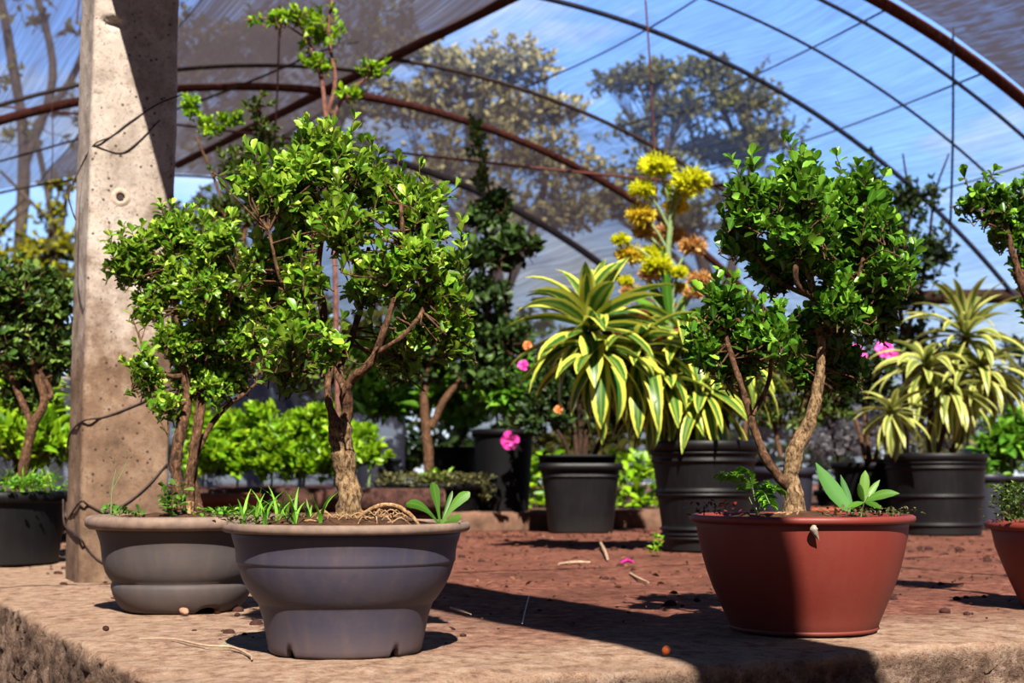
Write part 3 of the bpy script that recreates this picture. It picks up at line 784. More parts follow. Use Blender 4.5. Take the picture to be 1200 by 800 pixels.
def bl(x, y, rx, ry, Y, dz=0, dens=1, dr=None):
    k = 1 / ppm(Y); return (P(x, y, Y + dz), (rx * k, (dr or (rx + ry) / 2) * k * .9, ry * k), dens)
def trunk_from_px(root, name, strands, Y, mat, sides=12, bark=.22, bf=110):
    """strands: list of [(x, y, radius_px, dY), ...]"""
    sk = []; k = 1 / ppm(Y); out = []
    for st in strands:
        pts = [P(x, y, Y + d) for x, y, r, d in st]; rad = [r * k * (1 if st is strands[0] else .84) for _, _, r, _ in st]
        b = Buf(); tube(b, pts, rad, sides, 7, bark, bf)
        out.append(b); c, _ = smooth_path(pts, rad, 4); sk.append(c)
    return out, np.concatenate(sk)

# ================================================================== FRONT BONSAI (grey bowl)
def px_profile(cx, yb, Y, pts):
    k = 1 / ppm(Y); return [(r * k, (yb - y) * k) for r, y in pts]
def front_bonsai():
    Y = 2.41; c = P(405, 757, Y); c[2] = 0
    r = thing('bonsai', 'bonsai with tan forked trunk in the large grey bowl at front centre-left', 'bonsai', c, 'bonsai trees in bowls')
    body = px_profile(405, 760, Y, [(80, 760), (86, 760), (87, 758.5), (88, 757), (89, 752), (91, 742), (95, 722), (99.5, 708), (100.6, 705), (101.8, 703.6), (103.6, 702), (108, 696), (114, 687), (119.5, 676), (123, 666), (124.6, 660.5), (124.8, 659), (126, 658.2), (126.4, 656), (126.8, 648), (128, 640), (131, 631), (133, 622), (130, 621), (124, 640), (110, 660)])
    rim = px_profile(405, 760, Y, [(132, 624), (140, 623.5), (142.5, 622), (143.5, 618.5), (143, 615), (141, 613), (135, 613), (131, 616), (130, 624)])
    pot_parts(r, c, body, rim, M['pot_grey'], M['rim_dusty'], 130 / ppm(Y), (760 - 622) / ppm(Y),
              notch=notch_fun([math.radians(-90 - 38), math.radians(-90 + 45), math.radians(60), math.radians(140)], .014, .07), rim_label='dusty brown rolled rim')
    bufs, sk = trunk_from_px(r, 'trunk', [
        [(408, 628, 21, 0), (409, 608, 17, 0), (410, 590, 14.5, .0), (406, 560, 13.5, .01), (401, 530, 13.5, .01), (398, 505, 13, .01), (396, 492, 11, .01)],
        [(395, 498, 10, .0), (388, 483, 6.5, -.005), (384, 462, 5, 0), (385, 442, 5.5, .01), (386, 420, 7, .02), (381, 385, 6, .03), (377, 350, 6, .03), (372, 315, 5, .02), (378, 270, 4, .0), (385, 215, 3, 0)],
        [(400, 500, 9, .01), (407, 484, 8.5, .01), (405, 462, 8.5, .0), (412, 445, 7, -.01), (428, 432, 6, -.03), (440, 414, 5.5, -.04), (448, 392, 5, -.05), (462, 350, 4.5, -.05), (472, 300, 4, -.04), (470, 240, 3, -.03)],
        [(405, 462, 6, .0), (398, 440, 5.5, .02), (402, 420, 5, .04), (412, 395, 5, .06), (425, 350, 4, .08), (432, 290, 3, .1)],
        [(440, 414, 4, -.04), (470, 395, 3.5, -.06), (495, 365, 3, -.04), (515, 320, 2, -.02)],
        [(381, 385, 4, .03), (355, 360, 3.2, .0), (330, 330, 3, -.04), (315, 270, 2, -.06)],
        [(386, 430, 3.5, .02), (365, 415, 3, -.03), (348, 398, 2.2, -.07)]], Y, None)
    t = obj('trunk', bufs[0], M['bark_tan'], r)
    for b in bufs[1:]: obj('branch', b, M['bark_brown'], t)
    blobs = [bl(375, 190, 62, 46, Y), bl(318, 222, 48, 48, Y, -.04), bl(345, 260, 55, 45, Y, .04), bl(430, 215, 52, 48, Y, .04), bl(400, 265, 50, 40, Y, -.09, .7),
             bl(492, 262, 46, 50, Y, 0), bl(520, 330, 40, 45, Y, .0), bl(480, 320, 48, 45, Y, -.05), bl(440, 335, 40, 45, Y, .08, .7), bl(325, 310, 46, 48, Y, .02),
             bl(362, 330, 38, 40, Y, -.07, .6), bl(500, 385, 50, 40, Y, .0, 1.4), bl(530, 385, 28, 34, Y, .04), bl(470, 415, 34, 24, Y, .06, .8), bl(350, 395, 42, 28, Y, -.09, .9), bl(322, 365, 40, 36, Y, .05, 1.3), bl(335, 420, 34, 22, Y, .03, .9), bl(385, 405, 24, 18, Y, -.12, .8), bl(455, 405, 24, 18, Y, .08, .4)]
    L, T, R = crown(blobs, 30000, .05, .0215, .56, nodes=5, clump=5, shoots=.14, shell=.25)
    branchlets(T, R, sk, .24, .0021)
    obj('foliage', L, M['box_leaf'], r); obj('twigs', T, M['bark_brown'], r)
    s0 = P(410, 618, Y); z = s0[2] - .012
    s0[2] = z + .013; roots(r, s0, .08, 12, .0065)
    ar = Buf(); tube(ar, [P(418, 608, Y - .03), P(440, 594, Y - .05), P(462, 592, Y - .05), P(482, 604, Y - .05), P(496, 622, Y - .05)], [.004, .0042, .004, .0036, .002], 7, 6, .15, 200)
    obj('root', ar, M['root'], r, label='pale arching surface root')
    ar = Buf(); tube(ar, [P(352, 622, Y - .08), P(358, 611, Y - .08), P(370, 612, Y - .08), P(382, 622, Y - .08)], [.002, .003, .003, .002], 7, 6, .15, 200)
    obj('root', ar, M['root'], r)
    # a mat of dry rootlets round the trunk
    mb = Buf()
    for k in range(70):
        q = s0 + np.array([rng.uniform(-.05, .1), rng.uniform(-.08, .05), .004 + .02 * rng.random()]); d = rand_dir(1)[0]; d[2] *= .25
        tube(mb, [q, q + d * .015 + np.array([0, 0, .005]), q + d * .035 - np.array([0, 0, .01])], [.0014, .0014, .0008], 5, 3, cap=False)
    o = obj('rootlets', mb, M['root'], r); o['kind'] = 'stuff'
    sp = P(516, 616, Y - .03)
    big_leaves(r, sp, [(P(507, 565, Y - .03), .016, .006), (P(476, 590, Y - .06), .017, .012), (P(550, 576, Y - .02), .020, .008), (P(530, 575, Y), .008, .0), (P(540, 606, Y - .08), .016, .004), (P(500, 600, Y - .1), .010, .006)], 'sprout', 'sprout')
    grass(r, [P(x, 620, Y + dy) for x, dy in ((285, -.04), (310, -.1), (325, .02), (345, -.1), (362, .0), (375, -.1), (300, .05), (335, .08))], .075, 5, wid=.0032, lean=.7)
    herb(r, [P(x, 616, Y + dy) for x, dy in ((282, .0), (270, .02), (300, -.06), (318, .06), (340, -.06), (360, .05), (350, .1))], .016, 26, .009, 'moss', 'weed')
front_bonsai()

# ================================================================== LEFT BONSAI (ribbed taupe bowl)
def left_bonsai():
    Y = 3.17; c = P(213, 708, Y); c[2] = 0
    r = thing('bonsai', 'bonsai in the ribbed taupe bowl standing against the concrete post', 'bonsai', c, 'bonsai trees in bowls')
    yb = 710
    body = px_profile(213, yb, Y, [(60, 710), (66, 710), (69, 707), (71, 704), (74, 700), (78.2, 691), (80, 684), (79.8, 680.5), (78.8, 678.5), (79.2, 677), (82, 674), (86.5, 667), (89.5, 657), (91.2, 648), (92, 640), (93.5, 632), (97, 622), (100, 616), (97, 612), (92, 620), (80, 640)])
    rim = px_profile(213, yb, Y, [(98, 618), (106, 617.5), (110, 614), (111, 609), (109.5, 604.5), (105, 602.5), (100, 604), (97, 610), (97, 618)])
    pot_parts(r, c, body, rim, M['pot_taupe'], M['rim_dusty'], 97 / ppm(Y), (yb - 611) / ppm(Y), notch=notch_fun([math.radians(-90 + 38), math.radians(100)], .011, .2), rim_label='thick rounded rim')
    bufs, sk = trunk_from_px(r, 'trunk', [
        [(207, 618, 13, -.03), (209, 600, 9, -.03), (208, 575, 7, -.03), (206, 540, 6.5, -.03), (212, 505, 6.5, -.02), (220, 470, 6, 0), (216, 435, 5, 0), (212, 400, 4, -.01), (205, 350, 3.5, -.01), (200, 300, 2.5, 0)],
        [(222, 618, 13, .02), (221, 600, 8, .02), (222, 565, 6.5, .02), (228, 520, 6.5, .02), (236, 480, 5.5, .03), (238, 440, 5, .03), (246, 390, 4.5, .02), (258, 350, 4, .0), (262, 310, 2.5, 0)],
        [(236, 618, 12, .05), (234, 600, 8.5, .05), (230, 580, 6, .05), (228, 545, 5, .04), (240, 510, 4.5, .05), (262, 480, 3.5, .05), (285, 462, 2.5, .06), (300, 450, 2, .06)],
        [(216, 440, 4, 0), (198, 440, 3, -.02), (178, 425, 2.5, -.03), (165, 400, 2, -.03)],
        [(220, 470, 3.5, 0), (205, 475, 2.5, -.03), (190, 462, 2, -.04), (180, 450, 1.5, -.04)],
        [(246, 390, 3.5, .02), (262, 375, 3.5, -.03), (270, 350, 3, -.05), (278, 320, 2, -.05)]], Y, None)
    t = obj('trunk', bufs[0], M['bark_brown'], r)
    for b in bufs[1:3]: obj('trunk', b, M['bark_brown'], r)
    for b in bufs[3:]: obj('branch', b, M['bark_brown'], t)
    blobs = [bl(212, 272, 50, 34, Y), bl(162, 305, 38, 34, Y, -.02), bl(250, 290, 46, 36, Y, -.04), bl(200, 330, 52, 40, Y, .02), bl(278, 335, 38, 42, Y, .0), bl(240, 350, 46, 40, Y, -.05),
             bl(212, 392, 42, 34, Y), bl(258, 398, 42, 38, Y, .03), bl(178, 350, 30, 30, Y, .0), bl(240, 440, 44, 34, Y, .03, 1.1), bl(176, 440, 24, 26, Y, -.04, .7), bl(196, 475, 18, 14, Y, -.05, .6), bl(285, 400, 34, 40, Y, .05), bl(270, 440, 32, 30, Y, .06, 1)]
    L, T, R = crown(blobs, 30000, .05, .0215, .56, nodes=5, clump=5, shoots=.14, shell=.25)
    branchlets(T, R, sk, .24, .0021)
    obj('foliage', L, M['box_leaf'], r); obj('twigs', T, M['bark_brown'], r)
    s0 = P(220, 607, Y); roots(r, s0, .05, 6, .006)
    herb(r, [P(204, 606, Y - .09), P(196, 600, Y - .1), P(212, 596, Y - .1)], .05, 16, .02, 'sprout', 'weed', SPAT, .55, .012)
    tall = Buf(); tube(tall, [P(130, 604, Y - .05), P(131, 575, Y - .05), P(136, 550, Y - .05)], .0012, 4, 4); tube(tall, [P(131, 575, Y - .05), P(145, 550, Y - .05), P(150, 538, Y - .05)], .0009, 4, 4)
    o = obj('seed_stalk', tall, M['stem_green'], r); herb(r, [P(133, 545, Y - .05), P(150, 538, Y - .05)], .02, 12, .006, 'moss', 'seed_head', OVAL, .5, .004)
    herb(r, [P(128, 602, Y - .05), P(140, 604, Y - .1), P(160, 606, Y - .1)], .01, 10, .016, 'sprout', 'weed', SPAT, .8, .012)
    herb(r, [P(x, 606, Y + d) for x, d in ((262, -.08), (275, -.03), (285, .03), (295, .0), (240, -.1), (255, .02))], .02, 26, .011, 'green_leaf', 'weed')
left_bonsai()

# ================================================================== RED BONSAI
def red_bonsai():
    Y = 2.745; c = P(941, 733, Y); c[2] = 0
    r = thing('bonsai', 'dark green bonsai in the smooth terracotta-red bowl at right', 'bonsai', c, 'bonsai trees in bowls')
    yb = 735.5
    body = px_profile(941, yb, Y, [(78, 733), (83, 733), (84.5, 731), (88, 722), (95, 706), (103, 688), (110, 668), (115.5, 648), (119, 632), (121, 618), (122, 609), (119, 608), (112, 630), (95, 660)])
    rim = px_profile(941, yb, Y, [(121, 613), (127, 612.5), (129, 610), (129, 606), (126, 604), (121, 604.5), (119, 610)])
    pot_parts(r, c, body, rim, M['pot_red'], M['pot_red'], 119 / ppm(Y), (yb - 615) / ppm(Y))
    fb = Buf(); lathe(fb, px_profile(941, yb, Y, [(70, 735.5), (83, 735.5), (84.5, 733.5), (84.5, 730.5), (80, 730.5)]), c, 96); obj('foot_ring', fb, M['pot_red'], r)
    bufs, sk = trunk_from_px(r, 'trunk', [
        [(931, 618, 20, 0), (931, 600, 15, 0), (929, 580, 11, 0), (927, 555, 9.5, 0), (931, 530, 9.5, .0), (942, 508, 9, .01), (951, 488, 8, .01), (957, 460, 7, .02), (962, 430, 6, .02), (962, 395, 5.5, .02), (955, 350, 5, .01), (945, 300, 4, 0), (950, 250, 3, 0)],
        [(928, 575, 8, 0), (914, 560, 7.5, -.01), (900, 541, 6.5, -.02), (888, 515, 5.5, -.02), (880, 490, 5, -.02), (870, 455, 4.5, -.02), (858, 420, 4, -.02), (848, 385, 3, -.02)],
        [(962, 400, 4.5, .02), (985, 370, 4, .0), (1005, 330, 3.5, -.02), (1015, 285, 2.5, -.02)],
        [(955, 350, 4.5, .01), (938, 338, 4, -.06), (932, 320, 3.8, -.08), (936, 295, 3, -.08)],
        [(955, 350, 4, .01), (915, 330, 4, .02), (885, 300, 3, .02), (865, 270, 2, 0)],
        [(880, 490, 3.5, -.02), (900, 450, 3, .0), (905, 410, 2.5, -.03), (912, 390, 2, -.06)]], Y, None)
    t = obj('trunk', bufs[0], M['bark_tan'], r)
    for b in bufs[1:]: obj('branch', b, M['bark_brown'], t)
    blobs = [bl(935, 222, 60, 36, Y), bl(885, 240, 42, 36, Y, -.03), bl(990, 235, 50, 36, Y, .02), bl(1025, 262, 34, 36, Y, -.02), bl(935, 275, 58, 40, Y, -.06), bl(865, 280, 34, 30, Y, .02),
             bl(985, 300, 52, 44, Y, .03), bl(915, 310, 46, 30, Y, .05), bl(1035, 320, 34, 38, Y, -.03), bl(990, 360, 50, 36, Y, .0), bl(972, 388, 30, 24, Y, .05), bl(960, 395, 38, 36, Y, .05, 1), bl(945, 435, 40, 34, Y, .08, .9), bl(985, 430, 34, 30, Y, .08, .8), bl(1030, 370, 30, 34, Y, .04),
             bl(845, 365, 34, 30, Y, .0), bl(870, 395, 40, 34, Y, .02), bl(830, 400, 28, 24, Y, .0), bl(905, 385, 30, 24, Y, -.05, .8), bl(865, 435, 30, 24, Y, .03, .6), bl(920, 400, 20, 18, Y, -.1, .7), bl(945, 235, 24, 40, Y, -.08, .7)]
    L, T, R = crown(blobs, 28000, .052, .026, .6, nodes=5, clump=5, shoots=.14, shell=.25)
    branchlets(T, R, sk, .24, .0021)
    obj('foliage', L, M['box_leaf_dark'], r); obj('twigs', T, M['bark_brown'], r)
    s0 = P(931, 610, Y); s0[2] += .002; roots(r, s0, .06, 18, .0062)
    big_leaves(r, P(1000, 602, Y - .05), [(P(956, 542, Y - .03), .032, -.004), (P(985, 556, Y), .014, .002)], 'sprout_dark', 'sprout', OVAL)
    nd = P(1013, 588, Y - .06); st = Buf(); tube(st, [P(1008, 612, Y - .05), P(1010, 600, Y - .05), nd, P(1018, 578, Y - .06)], .0016, 6, 4)
    o = big_leaves(r, nd, [(P(1014, 551, Y - .05), .019, .006), (P(1054, 578, Y - .08), .019, .007), (P(1006, 566, Y - .1), .015, .0), (P(1032, 596, Y - .12), .014, .004), (P(1031, 562, Y - .04), .013, .002), (P(992, 596, Y - .1), .012, .003)], 'sprout', 'sprout', OVAL)
    obj('stalk', st, M['stem_green'], o)
    fern_sprout(r, P(888, 606, Y - .04), [P(846, 556, Y - .06), P(912, 573, Y - .08), P(872, 552, Y), P(902, 590, Y - .1)])
    herb(r, [P(825, 604, Y - .02), P(838, 600, Y - .04), P(850, 603, Y)], .02, 18, .009, 'red_leaf', 'weed')
    herb(r, [P(x, 605, Y + d) for x, d in ((1015, -.08), (1030, -.03), (1045, .02), (1055, -.03), (1000, .05), (980, -.09))], .016, 26, .008, 'moss', 'weed')
    return c
rc = red_bonsai()
# snail on the rim
b = Buf(); sn = P(953, 621, 2.545)
tube(b, [sn + np.array([.001, -.004, .008]), sn + np.array([0, -.006, .002]), sn + np.array([.003, -.005, -.006]), sn + np.array([.009, -.003, -.017])], [.0035, .0075, .005, .0008], 14, 6, .05, 260)
tag(obj('snail', b, M['snail'], origin=sn), 'small pale cone-shaped snail clinging under the red bowl rim', 'snail')

# ================================================================== RIGHT EDGE BONSAI
def edge_bonsai():
    Y = 3.2; c = P(1270, 700, Y); c[2] = 0
    r = thing('bonsai', 'bonsai in a reddish bowl cut off by the right edge of the photo', 'bonsai', c, 'bonsai trees in bowls')
    yb = 708; px = lambda pts: px_profile(1270, yb, Y, pts)
    pot_parts(r, c, px([(60, 708), (68, 708), (72, 700), (84, 672), (96, 640), (101, 615), (98, 612), (90, 630)]), px([(100, 619), (107, 618), (108, 612), (104, 609), (98, 612)]), M['pot_red'], M['pot_red'], .185, (yb - 616) / ppm(Y))
    bufs, sk = trunk_from_px(r, 'trunk', [[(1275, 625, 14, 0), (1268, 560, 10, 0), (1255, 500, 9, 0), (1240, 440, 8, 0), (1222, 390, 6.5, 0), (1200, 340, 5, -.02), (1188, 300, 4, -.03), (1180, 270, 3, -.03)], [(1200, 340, 4, -.02), (1197, 310, 3.5, 0), (1205, 270, 3, .02)]], Y, None)
    t = obj('trunk', bufs[0], M['bark_brown'], r); obj('branch', bufs[1], M['bark_brown'], t)
    L, T, R = crown([bl(1190, 262, 44, 40, Y), bl(1160, 235, 32, 20, Y, -.03, .7), bl(1210, 220, 36, 36, Y), bl(1200, 305, 36, 40, Y, .04), bl(1215, 355, 40, 40, Y, .03), bl(1250, 290, 50, 60, Y)], 28000, .05, .0235, .58, nodes=5, clump=5, shoots=.14, shell=.25)
    branchlets(T, R, sk, .24, .0021); obj('foliage', L, M['box_leaf_dark'], r); obj('twigs', T, M['bark_brown'], r)
    herb(r, [P(x, 612, Y + d) for x, d in ((1175, -.0), (1185, -.06), (1195, .04), (1190, -.02), (1205, -.08), (1210, .05), (1182, .06))], .085, 60, .012, 'shrub_leaf', 'weed', OVAL, .7, .018)
edge_bonsai()

# ================================================================== generic potted shrubs in the back
def potted_shrub(name, label, cat, px, yb, Y, z, rt, rb_, h, blobs, dens, leaf, mat, stems=(), stem_mat='bark_brown', wl=.55, rows=OVAL, pot='pot_black_dull',
                 twig=.07, sq=0, ribs=(), group=None, soil=True, nodes=3, up=.45, out=.8, stem=.0018, frac=.2, shell=.3, splay=.55, bark=.15):
    c = P(px, yb, Y); c[2] = z
    r = thing(name, label, cat, c, group)
    if pot: black_pot(r, c, rt, rb_, h, pot, ribs, sq=sq, soil=soil)
    sk = [c + np.array([0, 0, h])]
    k = 1 / ppm(Y)
    for st in stems:
        pts = [P(x, y, Y + d) for x, y, q, d in st]; b = Buf(); tube(b, pts, [q * k for _, _, q, _ in st], 8, 5, bark, 50)
        obj('stem', b, M[stem_mat], r); sk += list(smooth_path(pts, [1] * len(pts), 3)[0])
    L, T, R = crown(blobs, dens, twig, leaf, wl, rows, nodes, up, out, shell, stem=stem, splay=splay)
    branchlets(T, R, np.array(sk), frac, stem * 2)
    obj('foliage', L, M[mat], r); obj('twigs', T, M[stem_mat], r)
    return r, c

# left edge bush
Y = 4.86
r, c = potted_shrub('potted_shrub', 'leafy bush in a black pot at the left edge, behind the concrete post', 'shrub', -14, 655, Y, 0, .245, .225, .235,
    [bl(20, 345, 55, 40, Y), bl(60, 360, 34, 44, Y, .05), bl(-20, 400, 60, 60, Y), bl(40, 410, 50, 40, Y, .05), bl(70, 420, 26, 40, Y, .1, .6), bl(30, 460, 44, 34, Y, .1, .5), bl(-60, 380, 60, 60, Y)], 9000, .034, 'bush_leaf',
    [[(22, 590, 7, 0), (28, 545, 6, 0), (38, 500, 6, 0), (52, 470, 5, 0), (40, 430, 4, 0), (30, 380, 3, 0)], [(52, 470, 4, 0), (60, 460, 3.5, .02), (46, 435, 3, 0)], [(38, 500, 4, 0), (10, 430, 4, 0), (0, 380, 3, 0)]], rows=OBOV, wl=.6, pot='pot_black', up=.5, twig=.08)
grass(r, [P(x, 578, Y + d) for x, d in ((5, -.1), (25, -.1), (45, -.05), (60, 0), (15, .05), (35, 0), (52, .08))], .1, 12, 'lime_leaf', wid=.004)
herb(r, [P(x, 576, Y + d) for x, d in ((5, -.18), (18, -.2), (30, -.18), (45, -.16), (58, -.1), (66, -.05))], .05, 30, .02, 'green_leaf', 'weed', spread=.03)
for k, (x, y, rx, ry, Yb, lab) in enumerate(((20, 500, 60, 60, 6.2, 'bright green leafy plant low behind the left edge bush'), (-60, 480, 60, 70, 6.8, 'bright green plant at the far left, mostly outside the photo'))):
    potted_shrub('leafy_plant', lab, 'plant', x, 600, Yb, 0, .16, .13, .2, [bl(x, y, rx, ry, Yb), bl(x + 30, y + 15, 40, 40, Yb, -.1), bl(x, y - 50, 40, 30, Yb, .1)], 2600, .09, 'lime_leaf', rows=LANC, wl=.4, twig=.12, up=.7)

# terracotta trough beside the post
c = P(240, 600, 5.3); c[2] = 0
r = thing('planter_trough', 'terracotta trough behind the left bonsai, beside the post', 'planter', c)
b = Buf(); lathe(b, [(.13, 0), (.15, 0), (.17, .19), (.188, .19), (.19, .222), (.165, .224), (.16, .19)], c, 64, sq=.55); obj('trough', b, M['terracotta'], r)
obj('soil', soil_disc(.16, .2, c, sq=.55), M['soil'], r)
herb(r, [c + np.array([x, -.05, .205]) for x in (-.1, -.03, .04, .11)], .02, 14, .014, 'moss', 'weed')
# log in front of the seedlings
b = Buf(); lp = [P(205, 577, 7.45), P(300, 577, 7.5), P(420, 577, 7.55), P(520, 580, 7.6)]
lp = [np.array([q[0], q[1], .165]) for q in lp]; tube(b, lp, [.062, .066, .064, .06], 12, 8, .1, 9)
r = thing('timber_log', 'weathered dark log lying in front of the bright green seedlings', 'log', lp[0] - np.array([0, 0, .065])); obj('trunk', b, M['timber'], r)
for q in (lp[0], lp[-1]):
    b = Buf(); tube(b, [q - unit(lp[1] - lp[0]) * .004, q + unit(lp[1] - lp[0]) * .004], .05, 12, 1); obj('cut_end', b, M['bark_tan'], r)
# block under the log end
for k, (x, lab) in enumerate(((262, 'dark block propping the left of the log'), (425, 'dark block propping the log behind the front trunk'))):
    b = Buf(); q = P(x, 600, 7.52); box(b, [q[0], q[1] + .02, .05], (.1, .16, .1), RT, .01, .004)
    tag(obj('block', b, M['bark_dark'], origin=[q[0], q[1] + .02, 0]), lab, 'block')
# seedlings behind the log
SD = [(238, 'first bright seedling from the post, behind the log'), (278, 'second bright seedling from the post, behind the log'), (318, 'third bright seedling from the post, behind the log'),
      (356, 'fourth bright seedling, left of the front bonsai trunk behind the log'), (392, 'fifth bright seedling, hidden partly by the front bonsai trunk'), (432, 'last bright seedling of the row, right of the front bonsai trunk')]
for k, (x, lab) in enumerate(SD):
    Yb = 7.95 + .1 * (k % 2)
    r, c = potted_shrub('seedling', lab, 'seedling', x, 585, Yb, .095, .075, .06, .13,
        [bl(x, 508 + 8 * (k % 3), 30, 24, Yb), bl(x + 8, 535, 28, 20, Yb, -.06), bl(x - 6, 548, 24, 12, Yb, -.1), bl(x - 10, 490 + 12 * (k % 2), 22, 18, Yb, .05)] if k < 5 else [bl(x, 535, 24, 18, Yb), bl(x - 8, 515, 20, 14, Yb)], 2700, .066, 'lime_leaf',
        [[(x, 570, 1.5, 0), (x + 2, 540, 1.2, 0), (x, 510, 1, 0)]], 'stem_green', .52, OVAL, 'pot_slate', .07, group='bright green seedlings behind the log', up=.6)

# ground-cover pot with the tall shrub
Y = 7.95
r, c = potted_shrub('potted_shrub', 'tall dark shrub with bare leader above a pot of grey-green ground cover', 'shrub', 507, 598, Y, .1, .27, .24, .15,
    [bl(500, 380, 44, 34, Y), bl(540, 400, 48, 40, Y, .05), bl(590, 400, 36, 30, Y), bl(560, 350, 36, 28, Y), bl(480, 430, 40, 30, Y, .05), bl(570, 440, 40, 24, Y, .0, .7), bl(575, 300, 34, 28, Y), bl(605, 285, 26, 20, Y, -.05), bl(565, 260, 26, 20, Y), bl(580, 240, 20, 16, Y)], 3400, .06, 'dark_leaf',
    [[(503, 575, 6, 0), (502, 530, 6.5, 0), (499, 500, 6, 0), (497, 460, 5, 0), (505, 420, 4, 0), (530, 380, 3, 0)], [(506, 500, 5, 0), (520, 470, 4.5, 0), (543, 440, 4, 0), (562, 410, 3, 0), (575, 330, 2.5, 0), (575, 250, 2, 0), (568, 190, 1.6, 0), (556, 140, 1.2, 0)], [(562, 410, 3, 0), (590, 370, 2, 0), (600, 300, 1.5, 0)]],
    rows=OVAL, wl=.6, twig=.09, up=.5)
L, T, R = crown([bl(557, 170, 8, 36, Y, 0, 1.2), bl(566, 215, 10, 22, Y, 0, 1)], 5000, .05, .04, .6, OVAL, 3); obj('leader_foliage', L, M['shrub_leaf'], r)
herb(r, [c + np.array([math.cos(a) * q, math.sin(a) * q, .13]) for q in (.05, .12, .19, .26, .29) for a in np.arange(0, 2 * PI, .55)], .07, 26, .024, 'moss', 'ground_cover', OVAL, .6, .035)
herb(r, [c + np.array([.27 + .04 * rng.random(), -.12 + .2 * rng.random(), .02 + .1 * rng.random()]) for _ in range(7)], .05, 24, .024, 'moss', 'trailing_cover', OVAL, .6, .025)
herb(r, [c + np.array([.0, -.15, .16]), c + np.array([.06, -.2, .16])], .05, 14, .05, 'lime_leaf', 'weed', LANC, .4, .03)

# light wispy shrub in the upper left
Y = 5.9
r, c = potted_shrub('potted_shrub', 'tall wispy shrub with pinkish stems rising behind the front bonsai to the top edge', 'shrub', 402, 640, Y, 0, .12, .1, .11,
    [bl(380, 40, 34, 26, Y, 0, .8), bl(350, 20, 30, 14, Y, 0, .8), bl(318, 22, 34, 8, Y, 0, .9), bl(375, 78, 28, 20, Y, 0, .6), bl(440, 82, 26, 12, Y, 0, .8), bl(410, 110, 26, 12, Y, 0, .6), bl(395, -20, 24, 20, Y, 0, .8)], 3600, .034, 'lime_leaf',
    [[(402, 610, 3, 0), (396, 480, 3, 0), (392, 300, 3, 0), (384, 160, 3, 0), (382, 140, 3, 0), (376, 90, 2.5, 0), (360, 45, 2, 0), (345, 20, 1.5, 0)], [(382, 140, 3, 0), (393, 95, 2.5, 0), (385, 40, 2, 0), (392, -20, 1.5, 0)], [(384, 160, 2.5, 0), (402, 115, 2, 0), (440, 84, 1.5, 0)], [(360, 45, 1.5, 0), (320, 22, 1, 0), (285, 24, 1, 0)]], 'stem_pink',
    wl=.6, rows=OVAL, twig=.06, shell=.1)
Y = 6.3
r, c = potted_shrub('potted_shrub', 'mid-height shrub between the post and the front bonsai, pale tips at left', 'shrub', 226, 635, Y, 0, .12, .1, .11,
    [bl(285, 200, 40, 34, Y, 0, .8), bl(310, 165, 24, 30, Y, 0, .7), bl(262, 250, 40, 30, Y, 0, .8), bl(310, 250, 30, 34, Y), bl(270, 330, 44, 50, Y), bl(300, 120, 20, 22, Y, 0, .5), bl(340, 430, 46, 34, Y), bl(300, 420, 40, 40, Y, .1), bl(385, 440, 40, 34, Y, .1), bl(250, 410, 40, 50, Y), bl(360, 380, 40, 30, Y, .1)], 3400, .038, 'shrub_leaf',
    [[(226, 605, 3, 0), (232, 470, 3, 0), (285, 280, 3.5, 0), (300, 180, 3, 0), (305, 110, 1.5, 0)], [(278, 300, 2.5, 0), (255, 220, 2, 0), (230, 160, 1.5, 0)]], 'bark_brown', wl=.5, rows=OVAL, twig=.08, shell=.15)
L, T, R = crown([bl(225, 130, 16, 22, Y, 0, 1), bl(250, 150, 24, 14, Y, 0, 1), bl(275, 140, 18, 10, Y, 0, .8)], 4200, .06, .036, .55, OVAL, 3); obj('tip_foliage', L, M['lime_leaf'], r, label='pale lime young tips')

# row of black pots behind
for x, yb, Yb, z, rt, h, px0, mat, lab, mats in (
        (442, 575, 8.9, .1, .135, .31, (442, 460, 46, 44), 'pot_slate', 'leafy plant in a slate-grey pot right of the front bonsai trunk', 'green_leaf'),
        (532, 590, 8.6, .1, .15, .36, (525, 465, 40, 34), 'pot_black_dull', 'leafy green plant in a black pot behind the ground-cover pot', 'green_leaf'),
        (590, 598, 8.05, .1, .165, .445, (585, 455, 44, 40), 'pot_black_dull', 'leafy plant in the large black pot left of the square pot', 'green_leaf')):
    potted_shrub('potted_plant', lab, 'plant', x, yb, Yb, z, rt, rt * .84, h, [bl(px0[0], px0[1], px0[2], px0[3], Yb), bl(px0[0] - 12, px0[1] - 36, 34, 26, Yb, .05, .7), bl(px0[0] + 20, px0[1] + 16, 30, 20, Yb, -.05)], 1700, .105, mats,
                 [[(x, yb - 80, 2, 0), (x + 4, px0[1], 2, 0)], [(x - 4, yb - 80, 2, 0), (x - 14, px0[1] - 20, 1.5, 0)]], 'stem_green', .42, LANC, mat, .1, up=.6, group='leafy plants in black pots behind the curb')

